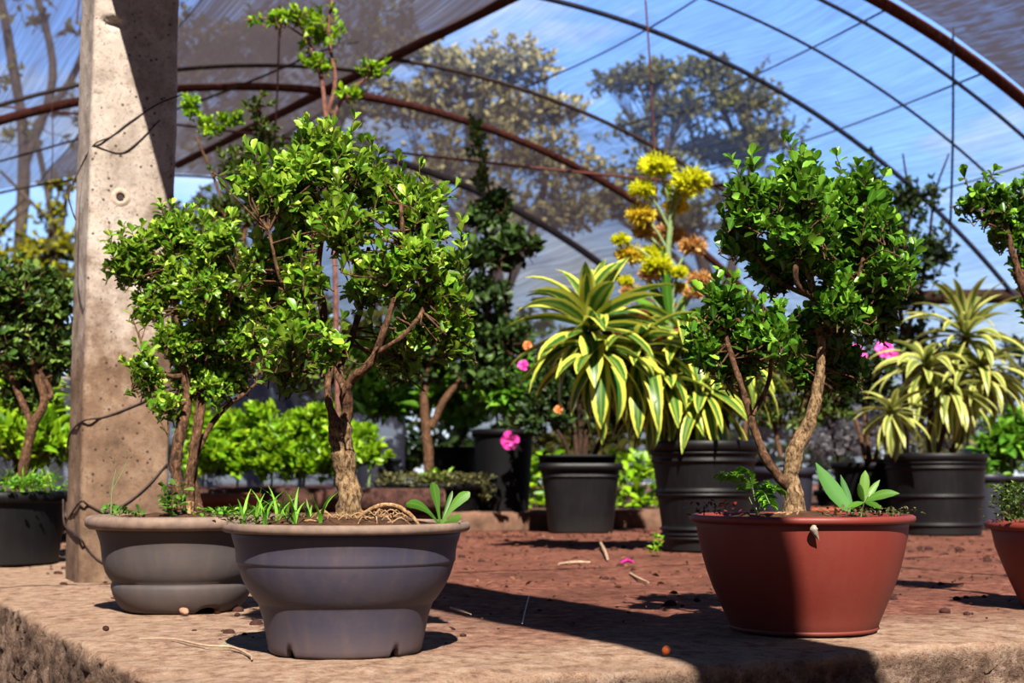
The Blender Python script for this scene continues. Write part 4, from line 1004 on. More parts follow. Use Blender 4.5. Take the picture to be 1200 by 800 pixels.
# square pot with the azalea
def flower(root, c, r, mat, name='flower', n=12, faces=(0, -1, .3)):
    b = Buf(); f = unit(faces); e1 = unit(np.cross(f, [0, 0, 1.0])); e2 = np.cross(e1, f)
    for ring, (k, s, op) in enumerate(((6, 1.0, .8), (5, .7, .5), (4, .4, .25))):
        a = np.arange(k) * 2 * PI / k + ring * .5
        D = (np.cos(a)[:, None] * e1 + np.sin(a)[:, None] * e2) * op + f * (1 - op) + rng.normal(size=(k, 3)) * .1
        put_leaves(b, SPAT, np.repeat(np.asarray(c)[None], k, 0), D, np.repeat(f[None], k, 0), r * s, r * s * .9, rng.random(k))
    return obj(name, b, M[mat], root)
Y = 7.62
c = P(680, 616, Y); c[2] = 0
r = thing('azalea', 'dark-leaved azalea with one pink bloom in the square black pot', 'azalea', c, 'azaleas in black pots')
black_pot(r, c, .205, .165, .355, 'pot_black', (.29,), .016, sq=.55, seg=64)
ib = Buf(); lathe(ib, [(.17, .3), (.19, .3), (.2, .385), (.204, .386), (.204, .40), (.185, .40), (.17, .34)], c + np.array([-.015, .03, 0]), 64, sq=.55); obj('inner_pot', ib, M['pot_black_dull'], r)
k7 = 1 / ppm(Y)
sk = []
for st in ([(678, 548, 4), (672, 500, 3.5), (655, 460, 2.5), (640, 430, 2)], [(684, 548, 4), (688, 500, 3.5), (695, 450, 2.5), (700, 420, 2)], [(680, 548, 3.5), (680, 490, 3), (675, 430, 2)], [(690, 548, 3), (710, 500, 2.5), (725, 460, 2)], [(672, 548, 3), (660, 515, 2.5), (640, 490, 2), (615, 490, 1.5)]):
    b = Buf(); pts = [P(x, y, Y + rng.normal() * .03) for x, y, q in st]; tube(b, pts, [q * k7 for _, _, q in st], 7, 5, .15, 60); obj('stem', b, M['bark_dark'], r); sk += pts
L, T, R = crown([bl(650, 455, 40, 30, Y), bl(700, 445, 40, 34, Y), bl(632, 490, 34, 26, Y, -.05), bl(720, 490, 34, 28, Y), bl(675, 420, 40, 30, Y, .05), bl(660, 500, 26, 20, Y, .05, .6), bl(745, 480, 20, 24, Y)], 3200, .055, .05, .45, OVAL, 3)
branchlets(T, R, sk, .25, .003); obj('foliage', L, M['dark_leaf'], r); obj('twigs', T, M['bark_dark'], r)
flower(r, P(598, 516, Y - .15), .05, 'petal_pink', faces=(-.2, -1, -.2))
flower(r, P(700, 382, Y - .2), .025, 'petal_pink'); flower(r, P(654, 480, Y - .2), .022, 'petal_orange'); flower(r, P(618, 405, Y), .025, 'petal_orange'); flower(r, P(613, 428, Y), .03, 'petal_pink')

# ================================================================== dracaenas
def strap(buf, base, az, e0, L, w, droop, twist=0, n=10):
    t = np.linspace(0, 1, n); el = e0 - droop * t ** 1.3
    h = np.array([math.cos(az), math.sin(az), 0])
    step = L / (n - 1)
    d = np.cos(el)[:, None] * h + np.sin(el)[:, None] * np.array([0, 0, 1.0])
    c = base + np.concatenate([[np.zeros(3)], np.cumsum((d[:-1] + d[1:]) / 2 * step, 0)])
    sd = unit(np.cross(h, [0, 0, 1.0]) + np.array([0, 0, twist])); up = unit(np.cross(sd, d))
    wv = np.interp(t, [0, .15, .45, .75, .92, 1], [.35, .7, 1, .72, .3, .02]) * w / 2
    V = np.stack([c - sd * wv[:, None] + up * (wv * .35)[:, None], c, c + sd * wv[:, None] + up * (wv * .35)[:, None]], 1).reshape(-1, 3)
    Q = [(3 * i + k, 3 * i + k + 1, 3 * i + k + 4, 3 * i + k + 3) for i in range(n - 1) for k in range(2)]
    buf.quads(V, Q, np.stack([np.tile([0, .5, 1], n), np.repeat(t, 3)], -1), rng.random())
def rosette(root, c, n, L, w, e=(1.3, -.5), droop=(.5, 1.4), mat='drac', az0=None, spread=2 * PI, name='rosette'):
    b = Buf()
    for k in range(n):
        f = k / max(1, n - 1)
        az = (k * 2.4 if az0 is None else az0 + (rng.random() - .5) * spread) + rng.normal() * .2
        el = e[0] + (e[1] - e[0]) * f + rng.normal() * .12
        strap(b, c + np.array([0, 0, -.06 * f * (L / .35)]), az, el, L * (.7 + .35 * rng.random()) * (.75 + .25 * min(1, f * 3)), w * (.8 + .4 * rng.random()), droop[0] + (droop[1] - droop[0]) * rng.random(), rng.normal() * .3)
    return obj(name, b, M[mat], root)
def big_dracaena():
    Y = 5.68; c = P(826, 636, Y); c[2] = 0
    r = thing('dracaena', 'broad yellow-edged dracaena in the tall ribbed black pot at centre', 'dracaena', c, 'variegated dracaenas in black pots')
    k = 1 / ppm(Y)
    black_pot(r, c, .208, .155, .42, 'pot_black', (.395, .375, .345, .23, .215, .085, .065, .05), .008, seg=72)
    for pts in ([(800, 525, 5, 0), (770, 470, 5, 0), (720, 400, 5, -.05), (690, 362, 4, -.1)], [(830, 525, 5, 0), (815, 460, 5, 0), (800, 400, 4, 0)], [(850, 525, 5, 0), (850, 470, 5, 0), (845, 420, 4, 0)], [(815, 525, 5, 0), (775, 450, 4, 0), (752, 400, 4, 0)]):
        b = Buf(); tube(b, [P(x, y, Y + d) for x, y, q, d in pts], [q * k for _, _, q, _ in pts], 8, 5, .1, 40); obj('stem', b, M['bark_brown'], r)
    rosette(r, P(690, 375, Y - .1), 48, .38, .085, (1.4, -.8), (.3, 1.2))
    rosette(r, P(705, 405, Y - .22), 24, .34, .075, (.3, -1.1), (.5, 1.1))
    rosette(r, P(750, 402, Y - .1), 34, .38, .075, (.7, -.9), (.8, 1.3))
    rosette(r, P(800, 388, Y), 34, .38, .062, (.8, -.9), (.8, 1.6))
    rosette(r, P(850, 410, Y + .02), 40, .34, .055, (.8, -.9), (.8, 1.6))
    rosette(r, P(780, 440, Y - .05), 30, .32, .06, (.1, -1.2), (.4, .9))
    rosette(r, P(825, 452, Y - .06), 36, .3, .05, (.2, -1.3), (.4, .9))
big_dracaena()
def right_dracaena():
    Y = 7.33; c = P(1098, 620, Y); c[2] = 0
    r = thing('dracaena', 'narrow pale-striped dracaena in the wide black pot at right', 'dracaena', c, 'variegated dracaenas in black pots')
    k = 1 / ppm(Y)
    black_pot(r, c, .245, .215, .4, 'pot_black', (.355, .33, .19, .05), .008, seg=72)
    for pts in ([(1098, 530, 4), (1120, 450, 4), (1135, 380, 4)], [(1090, 530, 4), (1090, 470, 4), (1085, 420, 3)], [(1115, 530, 4), (1145, 480, 4), (1150, 440, 3)]):
        b = Buf(); tube(b, [P(x, y, Y) for x, y, q in pts], [q * k for _, _, q in pts], 8, 5, .1, 40); obj('stem', b, M['bark_brown'], r)
    rosette(r, P(1132, 385, Y), 48, .40, .05, (1.45, -.3), (.6, 1.5), 'drac_pale')
    rosette(r, P(1085, 425, Y - .08), 44, .36, .048, (1.0, -.5), (.9, 1.8), 'drac_pale')
    rosette(r, P(1150, 430, Y - .05), 44, .36, .048, (1.0, -.6), (.9, 1.8), 'drac_pale')
    rosette(r, P(1112, 455, Y - .12), 40, .34, .046, (.6, -.9), (.8, 1.6), 'drac_pale')
    rosette(r, P(1045, 478, Y - .25), 32, .25, .04, (1.0, -1.1), (.5, 1.0), 'drac_pale')
right_dracaena()

# ================================================================== yellow flower-head plant
Y = 6.9
c = P(805, 600, Y); c[2] = 0
r = thing('flowering_plant', 'plant with tall stalk of yellow and fading orange flower heads behind the central dracaena', 'plant', c)
black_pot(r, c, .13, .1, .3)
b = Buf(); st = [(800, 560), (790, 440), (784, 350), (783, 290), (788, 235), (790, 205)]; tube(b, [P(x, y, Y) for x, y in st], [.014, .013, .013, .012, .011, .01], 8, 6); obj('stalk', b, M['stem_green'], r)
HD = [(770, 197, 18, 'petal_yellow'), (811, 214, 19, 'petal_yellow'), (795, 226, 17, 'petal_yellow'), (753, 224, 14, 'petal_yellow'), (751, 253, 15, 'petal_gold'), (792, 243, 13, 'petal_gold'), (765, 300, 15, 'petal_yellow'), (785, 277, 17, 'petal_faded'),
      (738, 300, 15, 'petal_gold'), (812, 290, 14, 'petal_faded'), (756, 272, 13, 'petal_faded'), (770, 312, 15, 'petal_yellow'), (795, 320, 10, 'petal_yellow'), (820, 330, 13, 'petal_faded'), (795, 338, 9, 'petal_gold'), (762, 322, 12, 'petal_faded'), (728, 282, 10, 'petal_yellow'), (740, 342, 11, 'petal_faded'), (733, 330, 8, 'petal_yellow'), (812, 345, 10, 'petal_faded')]
for x, y, rr, mt in HD:
    q = P(x, y, Y + rng.uniform(-.12, .12)); k = rr * 1.08 / ppm(Y)
    b = Buf(); n = 320; d = rand_dir(n); d[:, 2] = d[:, 2] * .42 + .16
    put_leaves(b, LANC, np.repeat(q[None], n, 0) + d * k * .25, d, rand_dir(n), k * (.75 + .35 * rng.random(n)), k * .11, rng.random(n))
    h = obj('flower_head', b, M[mt], r)
    s = Buf(); y0 = min(y + 45, 420); tube(s, [P(785, y0, Y), (P(785, y0 - 15, Y) + q) / 2, q], [.007, .006, .005], 6, 4); obj('flower_stem', s, M['stem_green'], h)
big_leaves(r, P(786, 380, Y), [(P(735, 345, Y - .1), .05, .02), (P(840, 360, Y - .1), .05, .02), (P(820, 330, Y), .05, .02), (P(752, 318, Y + .1), .05, .02), (P(776, 290, Y - .1), .05, .0)], 'green_leaf', 'foliage', LANC)

# ================================================================== azalea, croton and others behind the red bonsai
Y = 7.15
r, c = potted_shrub('azalea', 'sparse twiggy azalea in a grey-black pot directly behind the red bonsai', 'azalea', 918, 612, Y, 0, .15, .125, .33,
    [bl(905, 455, 40, 34, Y), bl(950, 445, 40, 34, Y), bl(925, 490, 44, 24, Y), bl(960, 480, 34, 28, Y, .05), bl(880, 480, 30, 30, Y)], 3000, .04, 'shrub_leaf',
    [[(915, 535, 3, 0), (905, 490, 2.5, 0), (890, 450, 2, 0)], [(922, 535, 3, 0), (940, 480, 2.5, 0), (955, 440, 2, 0)]], 'bark_brown', wl=.4, pot='pot_slate', twig=.06, group='azaleas in black pots')
for x, y, q, m in ((914, 420, .03, 'petal_pink'), (936, 424, .032, 'petal_pink'), (985, 438, .024, 'petal_orange'), (968, 446, .028, 'petal_orange'), (842, 405, .022, 'petal_orange')): flower(r, P(x, y, Y - .25), q, m)
Y = 7.75
r, c = potted_shrub('azalea', 'azalea with one large magenta bloom in a black pot left of the right dracaena', 'azalea', 1016, 604, Y, 0, .17, .14, .36,
    [bl(1000, 440, 34, 30, Y), bl(1025, 470, 34, 30, Y), bl(985, 480, 30, 28, Y), bl(1035, 430, 30, 26, Y), bl(975, 440, 24, 24, Y)], 3200, .045, 'dark_leaf',
    [[(1016, 545, 3, 0), (1005, 500, 2.5, 0), (985, 450, 2, 0)], [(1020, 545, 3, 0), (1012, 470, 2.5, 0), (1010, 420, 2, 0)], [(1024, 545, 3, 0), (1040, 480, 2, 0)]], 'bark_brown', wl=.42, twig=.06, group='azaleas in black pots')
flower(r, P(1001, 418, Y - .3), .065, 'petal_pink', faces=(-.1, -1, .2)); flower(r, P(1036, 410, Y - .2), .05, 'petal_pink'); flower(r, P(1048, 418, Y - .2), .03, 'petal_pink')
Y = 8.4
potted_shrub('croton', 'croton with dark red and orange leaves behind the central dracaena and red bonsai', 'croton', 872, 600, Y, .1, .16, .13, .3, [bl(870, 430, 50, 40, Y), bl(905, 440, 40, 34, Y), bl(845, 410, 30, 30, Y), bl(760, 390, 60, 26, Y, .2, .6)], 1500, .11, 'red_leaf',
    [[(872, 530, 3, 0), (875, 450, 2.5, 0)]], 'bark_brown', wl=.4, rows=LANC, twig=.1)
Y = 9.4
potted_shrub('flowering_bush', 'low bush sprinkled with white blossoms between red bonsai and right dracaena', 'bush', 985, 590, Y, .1, .16, .14, .1, [bl(985, 520, 50, 40, Y), bl(955, 470, 40, 30, Y), bl(1030, 500, 40, 40, Y)], 3600, .035, 'petal_white', [[(985, 570, 2, 0), (980, 520, 2, 0)]], 'bark_brown', wl=.8, twig=.07, shell=.1)
# terracotta box
b = Buf(); q = P(968, 606, 7.55); c = np.array([q[0], q[1], 0])
r = thing('planter_box', 'long brown planter box on the ground behind the red bonsai', 'planter', c)
lathe(b, [(.15, 0), (.17, 0), (.185, .11), (.2, .11), (.2, .13), (.18, .13), (.17, .1)], c, 64, sq=.6); obj('box', b, M['terracotta'], r); obj('soil', soil_disc(.175, .11, c, sq=.6), M['soil'], r)
# dark tall shrub at right
Y = 9.2
potted_shrub('potted_shrub', 'tall dark small-leaved shrub against the sky between red bonsai and right edge', 'shrub', 1062, 590, Y, .1, .17, .14, .3,
    [bl(1020, 225, 30, 40, Y, 0, .7), bl(1060, 240, 34, 34, Y, 0, .8), bl(1090, 230, 20, 24, Y, 0, .5), bl(1050, 290, 44, 44, Y), bl(1095, 300, 34, 40, Y, 0, .7), bl(1050, 350, 50, 44, Y, .1), bl(1020, 300, 36, 44, Y), bl(1065, 410, 46, 44, Y, .1, .7)], 2100, .05, 'dark_leaf',
    [[(1062, 540, 4, 0), (1060, 430, 4, 0), (1050, 330, 3, 0), (1022, 230, 2, 0), (1012, 190, 1, 0)], [(1060, 400, 3, 0), (1085, 310, 2, 0), (1095, 230, 1.5, 0), (1112, 180, 1, 0)], [(1050, 330, 2.5, 0), (1066, 250, 2, 0), (1058, 180, 1, 0)]], 'bark_dark', wl=.5, twig=.09, shell=.1)
# right edge greenery
Y = 8.3
potted_shrub('potted_plant', 'bright green leafy plant in a black pot at the right edge beyond the dracaena', 'plant', 1185, 600, Y, .1, .14, .12, .19, [bl(1180, 525, 26, 26, Y), bl(1205, 510, 30, 34, Y), bl(1160, 535, 16, 20, Y)], 2200, .1, 'green_leaf', [[(1185, 560, 2, 0), (1185, 520, 2, 0)]], 'stem_green', wl=.5, rows=OVAL, twig=.08, up=.6, group='leafy plants in black pots behind the curb')
Y = 8.0
c = P(1158, 600, Y); c[2] = 0
r = thing('potted_plant', 'small plant in a slate pot half hidden behind the right dracaena pot', 'plant', c); black_pot(r, c, .085, .075, .3, 'pot_slate')
herb(r, [c + np.array([0, 0, .27])], .1, 30, .05, 'green_leaf', 'foliage', OVAL, .5, .03)
# low weeds on the ground
for spots, h, lf, mat, lab in (([P(770, 638, 5.3)], .07, .022, 'lime_leaf', 'small bright weed growing at the left foot of the tall ribbed pot'),
                               ([P(858, 640, 5.3)], .03, .02, 'lime_leaf', 'tiny weed at the right foot of the tall ribbed pot')):
    b = Buf()
    for q in spots:
        q = np.array([q[0], q[1], 0]); n = 22; pos = q + rng.normal(size=(n, 3)) * np.array([.012, .012, 0]) + np.array([0, 0, 1]) * (rng.random(n) * h)[:, None]
        d = rand_dir(n); d[:, 2] = np.abs(d[:, 2]); put_leaves(b, OVAL, pos, d, np.array([0, -.3, 1.0]) + rng.normal(size=(n, 3)) * .3, lf * (.6 + .8 * rng.random(n)), lf * .6, rng.random(n))
        tube(b, [q, q + np.array([0, 0, h])], .0015, 4, 1)
    tag(obj('weed', b, M[mat], origin=[spots[0][0], spots[0][1], 0]), lab, 'weed')
for k, (x, Yb, lab) in enumerate(((745, 9.0, 'bright leafy weeds behind the curb right of the square pot'), (628, 9.2, 'bright weeds glimpsed between the large black pot and square pot'), (700, 10, 'leafy green plant low behind the square pot'))):
    q = P(x, 560, Yb); q[2] = .09; b = Buf(); n = 170
    pos = q + rng.normal(size=(n, 3)) * np.array([.1, .1, 0]) + np.array([0, 0, 1]) * (rng.random(n) * .32)[:, None]; d = rand_dir(n); d[:, 2] = np.abs(d[:, 2]) * .6
    put_leaves(b, OVAL, pos, d, np.array([0, -.3, 1.0]) + rng.normal(size=(n, 3)) * .3, .08 * (.6 + .8 * rng.random(n)), .045, rng.random(n))
    for j in range(8): tube(b, [q + np.array([rng.normal() * .06, rng.normal() * .06, 0]), q + np.array([rng.normal() * .1, rng.normal() * .1, .3])], .003, 4, 1)
    tag(obj('weed', b, M['lime_leaf'], origin=q), lab, 'weed')

# ================================================================== debris on the dirt
def clump(name, q, r, mat, label, cat, lump=.3, f=230):
    b = Buf(); q = np.asarray(q, float); blob(b, q + np.array([0, 0, r[2] * .75]), r, 14, 9, lump, f); tag(obj(name, b, M[mat], origin=q), label, cat)
clump('fruit', G(781, 766), (.0075, .007, .0075), 'orange_fruit', 'small orange fruit lying near the front edge of the slab', 'fruit', .1)
clump('pebble', G(216, 720), (.012, .01, .008), 'pebble', 'pinkish pebble in front of the ribbed taupe bowl', 'pebble')
clump('pebble', G(124, 739), (.006, .005, .005), 'clod', 'dark pebble at the left edge of the slab', 'pebble')
def stick(name, pts, r, mat, label, cat):
    b = Buf(); tube(b, pts, r, 6, 5, .15, 200); tag(obj(name, b, M[mat], origin=np.array(pts[0])), label, cat)
up = np.array([0, 0, .004])
stick('wood_chip', [G(655, 662) + up, G(675, 660) + up, G(692, 660) + up], [.004, .006, .003], 'pale_stick', 'pale flat wood chip on the dirt in front of the square pot', 'wood chip')
stick('twig', [G(738, 673) + up, G(748, 679) + up, G(760, 684) + up], [.003, .004, .002], 'pale_stick', 'short pale twig lying left of the red bowl', 'twig')
stick('wood_chip', [G(704, 642) + up * 5, G(709, 650) + up * 3, G(712, 656) + up], [.006, .007, .005], 'pale_stick', 'pale upright splinter on the dirt near the ribbed pot', 'wood chip')
stick('twig', [G(528, 714) + up, G(540, 718) + up, G(552, 722) + up], [.002, .003, .001], 'pale_stick', 'pale twig on the dirt right of the front grey bowl', 'twig')
stick('twig', [G(163, 750) + up * .7, G(200, 750) + up * .7, G(240, 758) + up * .7, G(272, 760) + up * .7, G(293, 770) + up * .7, G(295, 774) + up * .7], [.0012, .0016, .0018, .002, .002, .0012], 'pale_stick', 'long pale twig on the slab left of the front grey bowl', 'twig')
stick('thread', [G(612, 733) + up, G(616, 716) + up * 1.5, G(620, 700) + up], .0011, 'white_string', 'short white thread lying across the dark shadow band', 'thread')
stick('petal', [G(728, 660) + up * .5, G(735, 658) + up * 1.2, G(742, 659) + up * .5], [.004, .007, .003], 'petal_pink', 'fallen pinkish petal on the dirt', 'petal')
# uncountable crumbs and leaf litter
b = Buf(); n = 5200
s = S0 + .1 + 5.0 * rng.random(n) ** .8; t = T0 + .15 + 5.5 * rng.random(n)
pos = s[:, None] * AX + t[:, None] * PX; pos[:, 2] = .003
den = wob(pos, 1.9, 2) + .7 * wob(pos, 4.6, 1)
keep = rng.random(n) < np.clip(.35 + den * .8 + np.where(s > 3.4, .25, -.1), .04, 1); pos = pos[keep]; n = len(pos)
d = rand_dir(n); d[:, 2] *= .25; ln = .006 + .02 * rng.random(n) ** 2
put_leaves(b, OVAL, pos, d, np.array([0, 0, 1.0]) + rng.normal(size=(n, 3)) * .5, ln, ln * .5, rng.random(n))
o = tag(obj('leaf_litter', b, M['litter']), 'brown crumbs and dry leaf litter scattered over the reddish dirt', 'litter'); o['kind'] = 'stuff'
b = Buf()
for k in range(2600):
    s, t = S0 + .25 + 4.6 * rng.random(), T0 + .2 + 5 * rng.random(); q = ST(s, t, -.001)
    if wob(q, 2.4, 4) + .45 * rng.normal() < (.25 if s > 3 else .55): continue
    rr = .0025 + .014 * rng.random() ** 4; blob(b, q, (rr, rr * (.6 + .4 * rng.random()), rr * .6), 7, 6, .45, 1.6 / rr)
o = tag(obj('dirt_clods', b, M['clod']), 'dark clods of earth scattered over the reddish dirt', 'clods'); o['kind'] = 'stuff'

# ================================================================== background trees and bushes
FULL = 1.22
def tree(name, label, cat, px, Y, trunks, blobs, dens, leaf, mat, twig=.5, group=None, wl=.5, shell=.2, z=0):
    c = P(px, 560, Y); c[2] = z
    r = thing(name, label, cat, c, group); k = 1 / ppm(Y); sk = []
    for st in trunks:
        pts = [P(x, y, Y + d) for x, y, q, d in st]
        if st is trunks[0]: pts[0][2] = -.02
        b = Buf(); tube(b, pts, [q * k for _, _, q, _ in st], 9, 6, .12, 2)
        obj('trunk' if st is trunks[0] else 'branch', b, M['tree_bark'], r); sk += list(smooth_path(pts, [1] * len(pts), 4)[0])
    if name == 'tree': blobs = [(b[0], np.asarray(b[1]) * FULL) + tuple(b[2:]) for b in blobs]
    L, T, R = crown(blobs, dens, twig, leaf, wl, OVAL, 3, .3, .8, shell, stem=.008 * Y / 30)
    if sk: branchlets(T, R, sk, .2, .02 * Y / 30); obj('twigs', T, M['tree_bark'], r)
    obj('foliage', L, M[mat], r)
Y = 30
tree('tree', 'large spreading tree seen through the net right of the yellow flowers', 'tree', 830, Y,
     [[(840, 575, 12, 0), (838, 420, 10, 0), (830, 330, 8, 0), (800, 250, 5, 0), (770, 200, 4, 0)], [(838, 400, 7, 0), (860, 300, 6, 0), (880, 200, 4, 0)], [(835, 350, 6, 0), (790, 300, 4, 0), (730, 260, 3, 0)], [(860, 300, 4, 0), (905, 250, 3, 0)]],
     [bl(830, 85, 44, 20, Y), bl(760, 95, 44, 24, Y), bl(720, 95, 28, 14, Y), bl(870, 120, 50, 30, Y), bl(800, 130, 50, 24, Y, 0, .8), bl(895, 165, 40, 34, Y), bl(840, 180, 60, 26, Y, 1), bl(750, 150, 40, 20, Y, 0, .6), bl(770, 200, 50, 26, Y, 0, .7), bl(870, 230, 46, 34, Y, 0, .7), bl(730, 240, 46, 30, Y, 0, .7), bl(810, 260, 60, 30, Y, 0, .6)], 190, .15, 'tree_leaf', .38)
Y = 26
tree('tree', 'pale olive tree seen through the net left of the hanging string', 'tree', 590, Y,
     [[(600, 575, 11, 0), (595, 420, 9, 0), (580, 300, 7, 0), (560, 200, 5, 0), (540, 120, 3, 0)], [(590, 350, 6, 0), (630, 250, 5, 0), (650, 150, 3, 0)], [(585, 320, 5, 0), (530, 250, 4, 0), (490, 190, 3, 0)]],
     [bl(600, 80, 60, 30, Y), bl(540, 90, 50, 36, Y), bl(640, 130, 44, 26, Y), bl(570, 140, 60, 36, Y), bl(490, 130, 46, 36, Y), bl(620, 190, 60, 36, Y), bl(520, 200, 60, 40, Y), bl(660, 250, 50, 40, Y), bl(580, 250, 60, 40, Y), bl(480, 60, 40, 26, Y, 0, .6), bl(700, 200, 30, 26, Y, 0, .6)], 170, .15, 'tree_leaf_grey', .38)
Y = 24
tree('tree', 'yellow-leaved tree in full sun left of the concrete post', 'tree', 62, Y,
     [[(70, 575, 7, 0), (64, 420, 6, 0), (62, 300, 5, 0), (58, 240, 4, 0), (40, 150, 3, 0)], [(63, 320, 4, 0), (75, 250, 3, 0), (82, 200, 2, 0)], [(60, 260, 3, 0), (30, 230, 2, 0), (0, 200, 1.5, 0)]],
     [bl(70, 215, 26, 12, Y), bl(60, 250, 22, 14, Y, 0, .7), bl(80, 290, 30, 24, Y), bl(30, 300, 34, 20, Y), bl(75, 330, 34, 24, Y), bl(-20, 290, 40, 34, Y), bl(20, 340, 40, 24, Y), bl(120, 300, 40, 40, Y)], 190, .14, 'yellow_leaf', .35, 'sunlit trees at far left')
Y = 28
tree('tree', 'bare-branched tree seen through the net at the top left corner', 'tree', 20, Y,
     [[(25, 575, 9, 0), (20, 350, 8, 0), (28, 180, 7, 0), (12, 60, 6, 0), (-10, -60, 4, 0)], [(26, 200, 6, 0), (62, 90, 5, 0), (40, -20, 4, 0), (30, -80, 3, 0)], [(40, 150, 5, 0), (90, 80, 4, 0), (120, -30, 3, 0)]],
     [bl(50, 20, 50, 20, Y, 0, .7), bl(0, 90, 40, 26, Y, 0, .5), bl(90, 130, 50, 30, Y, 0, .5), bl(150, 60, 60, 60, Y), bl(40, 160, 50, 20, Y, 0, .5)], 30, .2, 'tree_leaf', .4)
Y = 27
tree('tree', 'leafy tree behind the dense net right of the post', 'tree', 300, Y,
     [[(300, 575, 9, 0), (300, 350, 7, 0), (310, 150, 5, 0), (330, 20, 3, 0)], [(300, 330, 5, 0), (260, 200, 4, 0), (230, 80, 3, 0)], [(305, 280, 5, 0), (380, 180, 4, 0), (430, 80, 3, 0)]],
     [bl(240, 80, 60, 60, Y), bl(330, 60, 70, 50, Y), bl(410, 120, 60, 60, Y), bl(300, 170, 80, 60, Y), bl(400, 220, 70, 60, Y), bl(250, 260, 50, 40, Y, 0, .4), bl(440, 40, 60, 40, Y, 0, .7)], 130, .16, 'tree_leaf', .38)
HB = [(210, 380, 60, 50, 18, 'shrub_leaf', 'green bush beyond the post, behind the front row of bushes'), (350, 400, 60, 50, 19, 'tree_leaf', 'dull bush far behind the front bonsai crown'), (470, 400, 60, 60, 18, 'shrub_leaf', 'green bush far behind the ground-cover shrub'), (620, 420, 60, 50, 19, 'shrub_leaf', 'green bush far behind the large black pots'),
      (-20, 440, 70, 60, 13, 'yellow_leaf', 'yellow-green bush in sun at the far left edge'), (130, 420, 80, 70, 15, 'tree_leaf', 'dull green bush hidden behind the concrete post'), (290, 440, 80, 70, 14, 'dark_leaf', 'dark bush behind the bright seedlings'),
      (410, 430, 70, 60, 16, 'tree_leaf', 'dull bush behind the front bonsai trunk, beyond the curb'), (540, 460, 80, 60, 15, 'dark_leaf', 'dark bush behind the row of black pots'), (690, 470, 80, 60, 15, 'tree_leaf', 'dull bush behind the square pot azalea'),
      (830, 460, 80, 60, 16, 'dark_leaf', 'dark bush behind the central dracaena'), (960, 450, 80, 60, 15, 'dark_leaf', 'dark bush behind the red bonsai trunk'), (1110, 470, 80, 60, 16, 'tree_leaf', 'dull bush behind the right dracaena'), (1230, 450, 80, 70, 15, 'dark_leaf', 'dark bush at the far right edge')]
for x, y, rx, ry, Yb, mt, lab in HB:
    tree('bush', lab, 'bush', x, Yb, [[(x, 575, 3, 0), (x + 4, 520, 3, 0), (x, y, 2, 0)]], [bl(x, y, rx, ry, Yb, 0, 1, 70), bl(x - 30, y + 60, rx, ry * .8, Yb, -.2, 1, 70), bl(x + 35, y + 55, rx, ry * .8, Yb, .2, 1, 70), bl(x + 10, y - 40, rx * .6, ry * .5, Yb), bl(x, 545, rx * 1.1, 26, Yb, -.3, 1, 60)], 85, .15, mt, .25, 'bushes beyond the planting bed', .55)

# ================================================================== light, sky, camera
sun = bpy.data.lights.new('sun', 'SUN'); so = bpy.data.objects.new('sun', sun); C.objects.link(so)
sun.energy = 13.6; sun.angle = math.radians(.55); sun.color = (1.0, .93, .82)
EL, AZ = math.radians(47), math.radians(8.1)
to_sun = Vector((math.sin(AZ) * math.cos(EL), -math.cos(AZ) * math.cos(EL), math.sin(EL)))
so.rotation_euler = (-to_sun).to_track_quat('-Z', 'Y').to_euler(); so.location = (3, -8, 10)

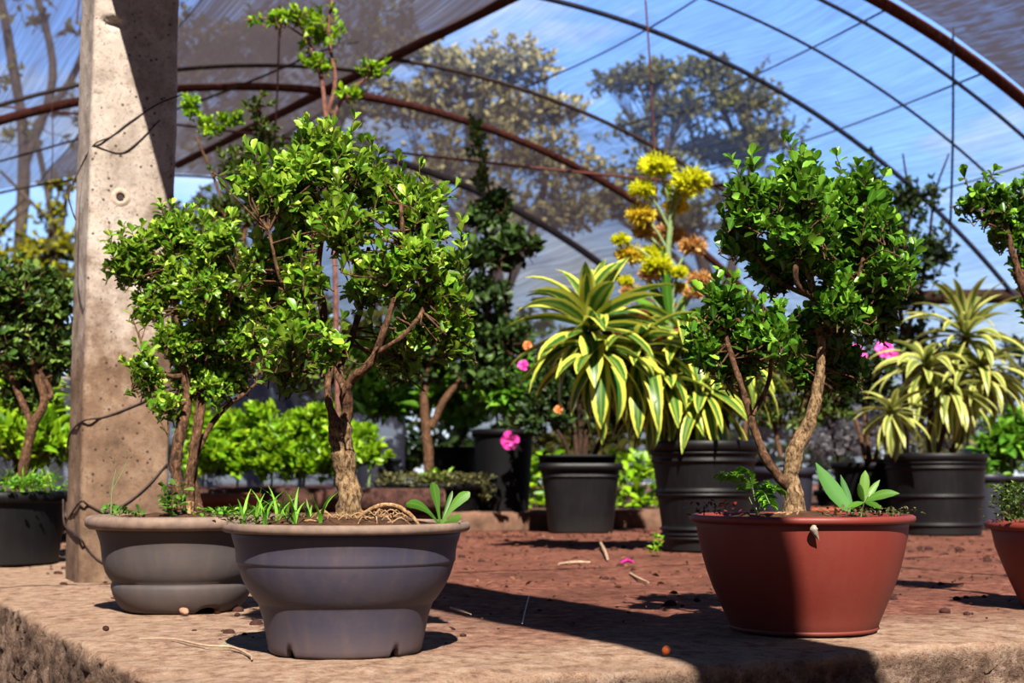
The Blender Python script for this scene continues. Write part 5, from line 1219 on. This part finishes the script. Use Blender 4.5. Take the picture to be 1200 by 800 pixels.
w = bpy.data.worlds.new('sky'); bpy.context.scene.world = w; w.use_nodes = True; nt = w.node_tree; nt.nodes.clear()
def wn(ty, **kw):
    x = nt.nodes.new('ShaderNode' + ty)
    for k, v in kw.items(): x.inputs[k].default_value = v
    return x
tc = wn('TexCoord'); sep = wn('SeparateXYZ'); nt.links.new(tc.outputs['Generated'], sep.inputs[0])
rp = wn('ValToRGB'); nt.links.new(sep.outputs[2], rp.inputs[0]); e = rp.color_ramp.elements
e[0].position = 0; e[0].color = (.85, .95, 1.05, 1); e[1].position = 1; e[1].color = (.012, .04, .14, 1)
for p, c in ((.1, (.55, .78, 1.1, 1)), (.2, (.36, .7, 1.4, 1)), (.33, (.26, .56, 1.4, 1)), (.45, (.05, .15, .5, 1))):
    q = e.new(p); q.color = c
mp = wn('Mapping'); mp.inputs['Scale'].default_value = (2.2, 2.2, 6); nt.links.new(tc.outputs['Generated'], mp.inputs['Vector'])
ns = wn('TexNoise', Scale=1.6, Detail=6, Roughness=.6); nt.links.new(mp.outputs[0], ns.inputs['Vector'])
cr = wn('ValToRGB'); nt.links.new(ns.outputs['Fac'], cr.inputs[0]); cr.color_ramp.elements[0].position = .52; cr.color_ramp.elements[1].position = .72
mx = nt.nodes.new('ShaderNodeMix'); mx.data_type = 'RGBA'; nt.links.new(cr.outputs['Color'], mx.inputs[0]); nt.links.new(rp.outputs[0], mx.inputs[6]); mx.inputs[7].default_value = (.9, .95, 1.0, 1)
bg = wn('Background'); nt.links.new(mx.outputs[2], bg.inputs['Color'])
mr = wn('MapRange'); nt.links.new(sep.outputs[1], mr.inputs[0])            # the sky is brightest ahead, deeper towards the back
for k, v in ((1, -.3), (2, .8), (3, .25), (4, 1.0)): mr.inputs[k].default_value = v
nt.links.new(mr.outputs[0], bg.inputs['Strength'])
ow = wn('OutputWorld'); nt.links.new(bg.outputs[0], ow.inputs['Surface'])

cam = bpy.data.cameras.new('camera'); co = bpy.data.objects.new('camera', cam); C.objects.link(co)
co.location = (0, 0, CH); co.rotation_euler = (PI / 2 + PITCH, 0, 0)
cam.sensor_width = 36; cam.lens = FPX / 1200 * 36; cam.clip_start = .05; cam.clip_end = 500
cam.dof.use_dof = True; cam.dof.focus_distance = 2.5; cam.dof.aperture_fstop = 6.3; cam.dof.aperture_blades = 7
sc = bpy.context.scene; sc.camera = co
sc.view_settings.view_transform = 'Standard'; sc.view_settings.look = 'None'; sc.view_settings.gamma = 1; sc.view_settings.exposure = .27
sc.view_settings.use_curve_mapping = False
sc.cycles.max_bounces = 8; sc.cycles.transparent_max_bounces = 16
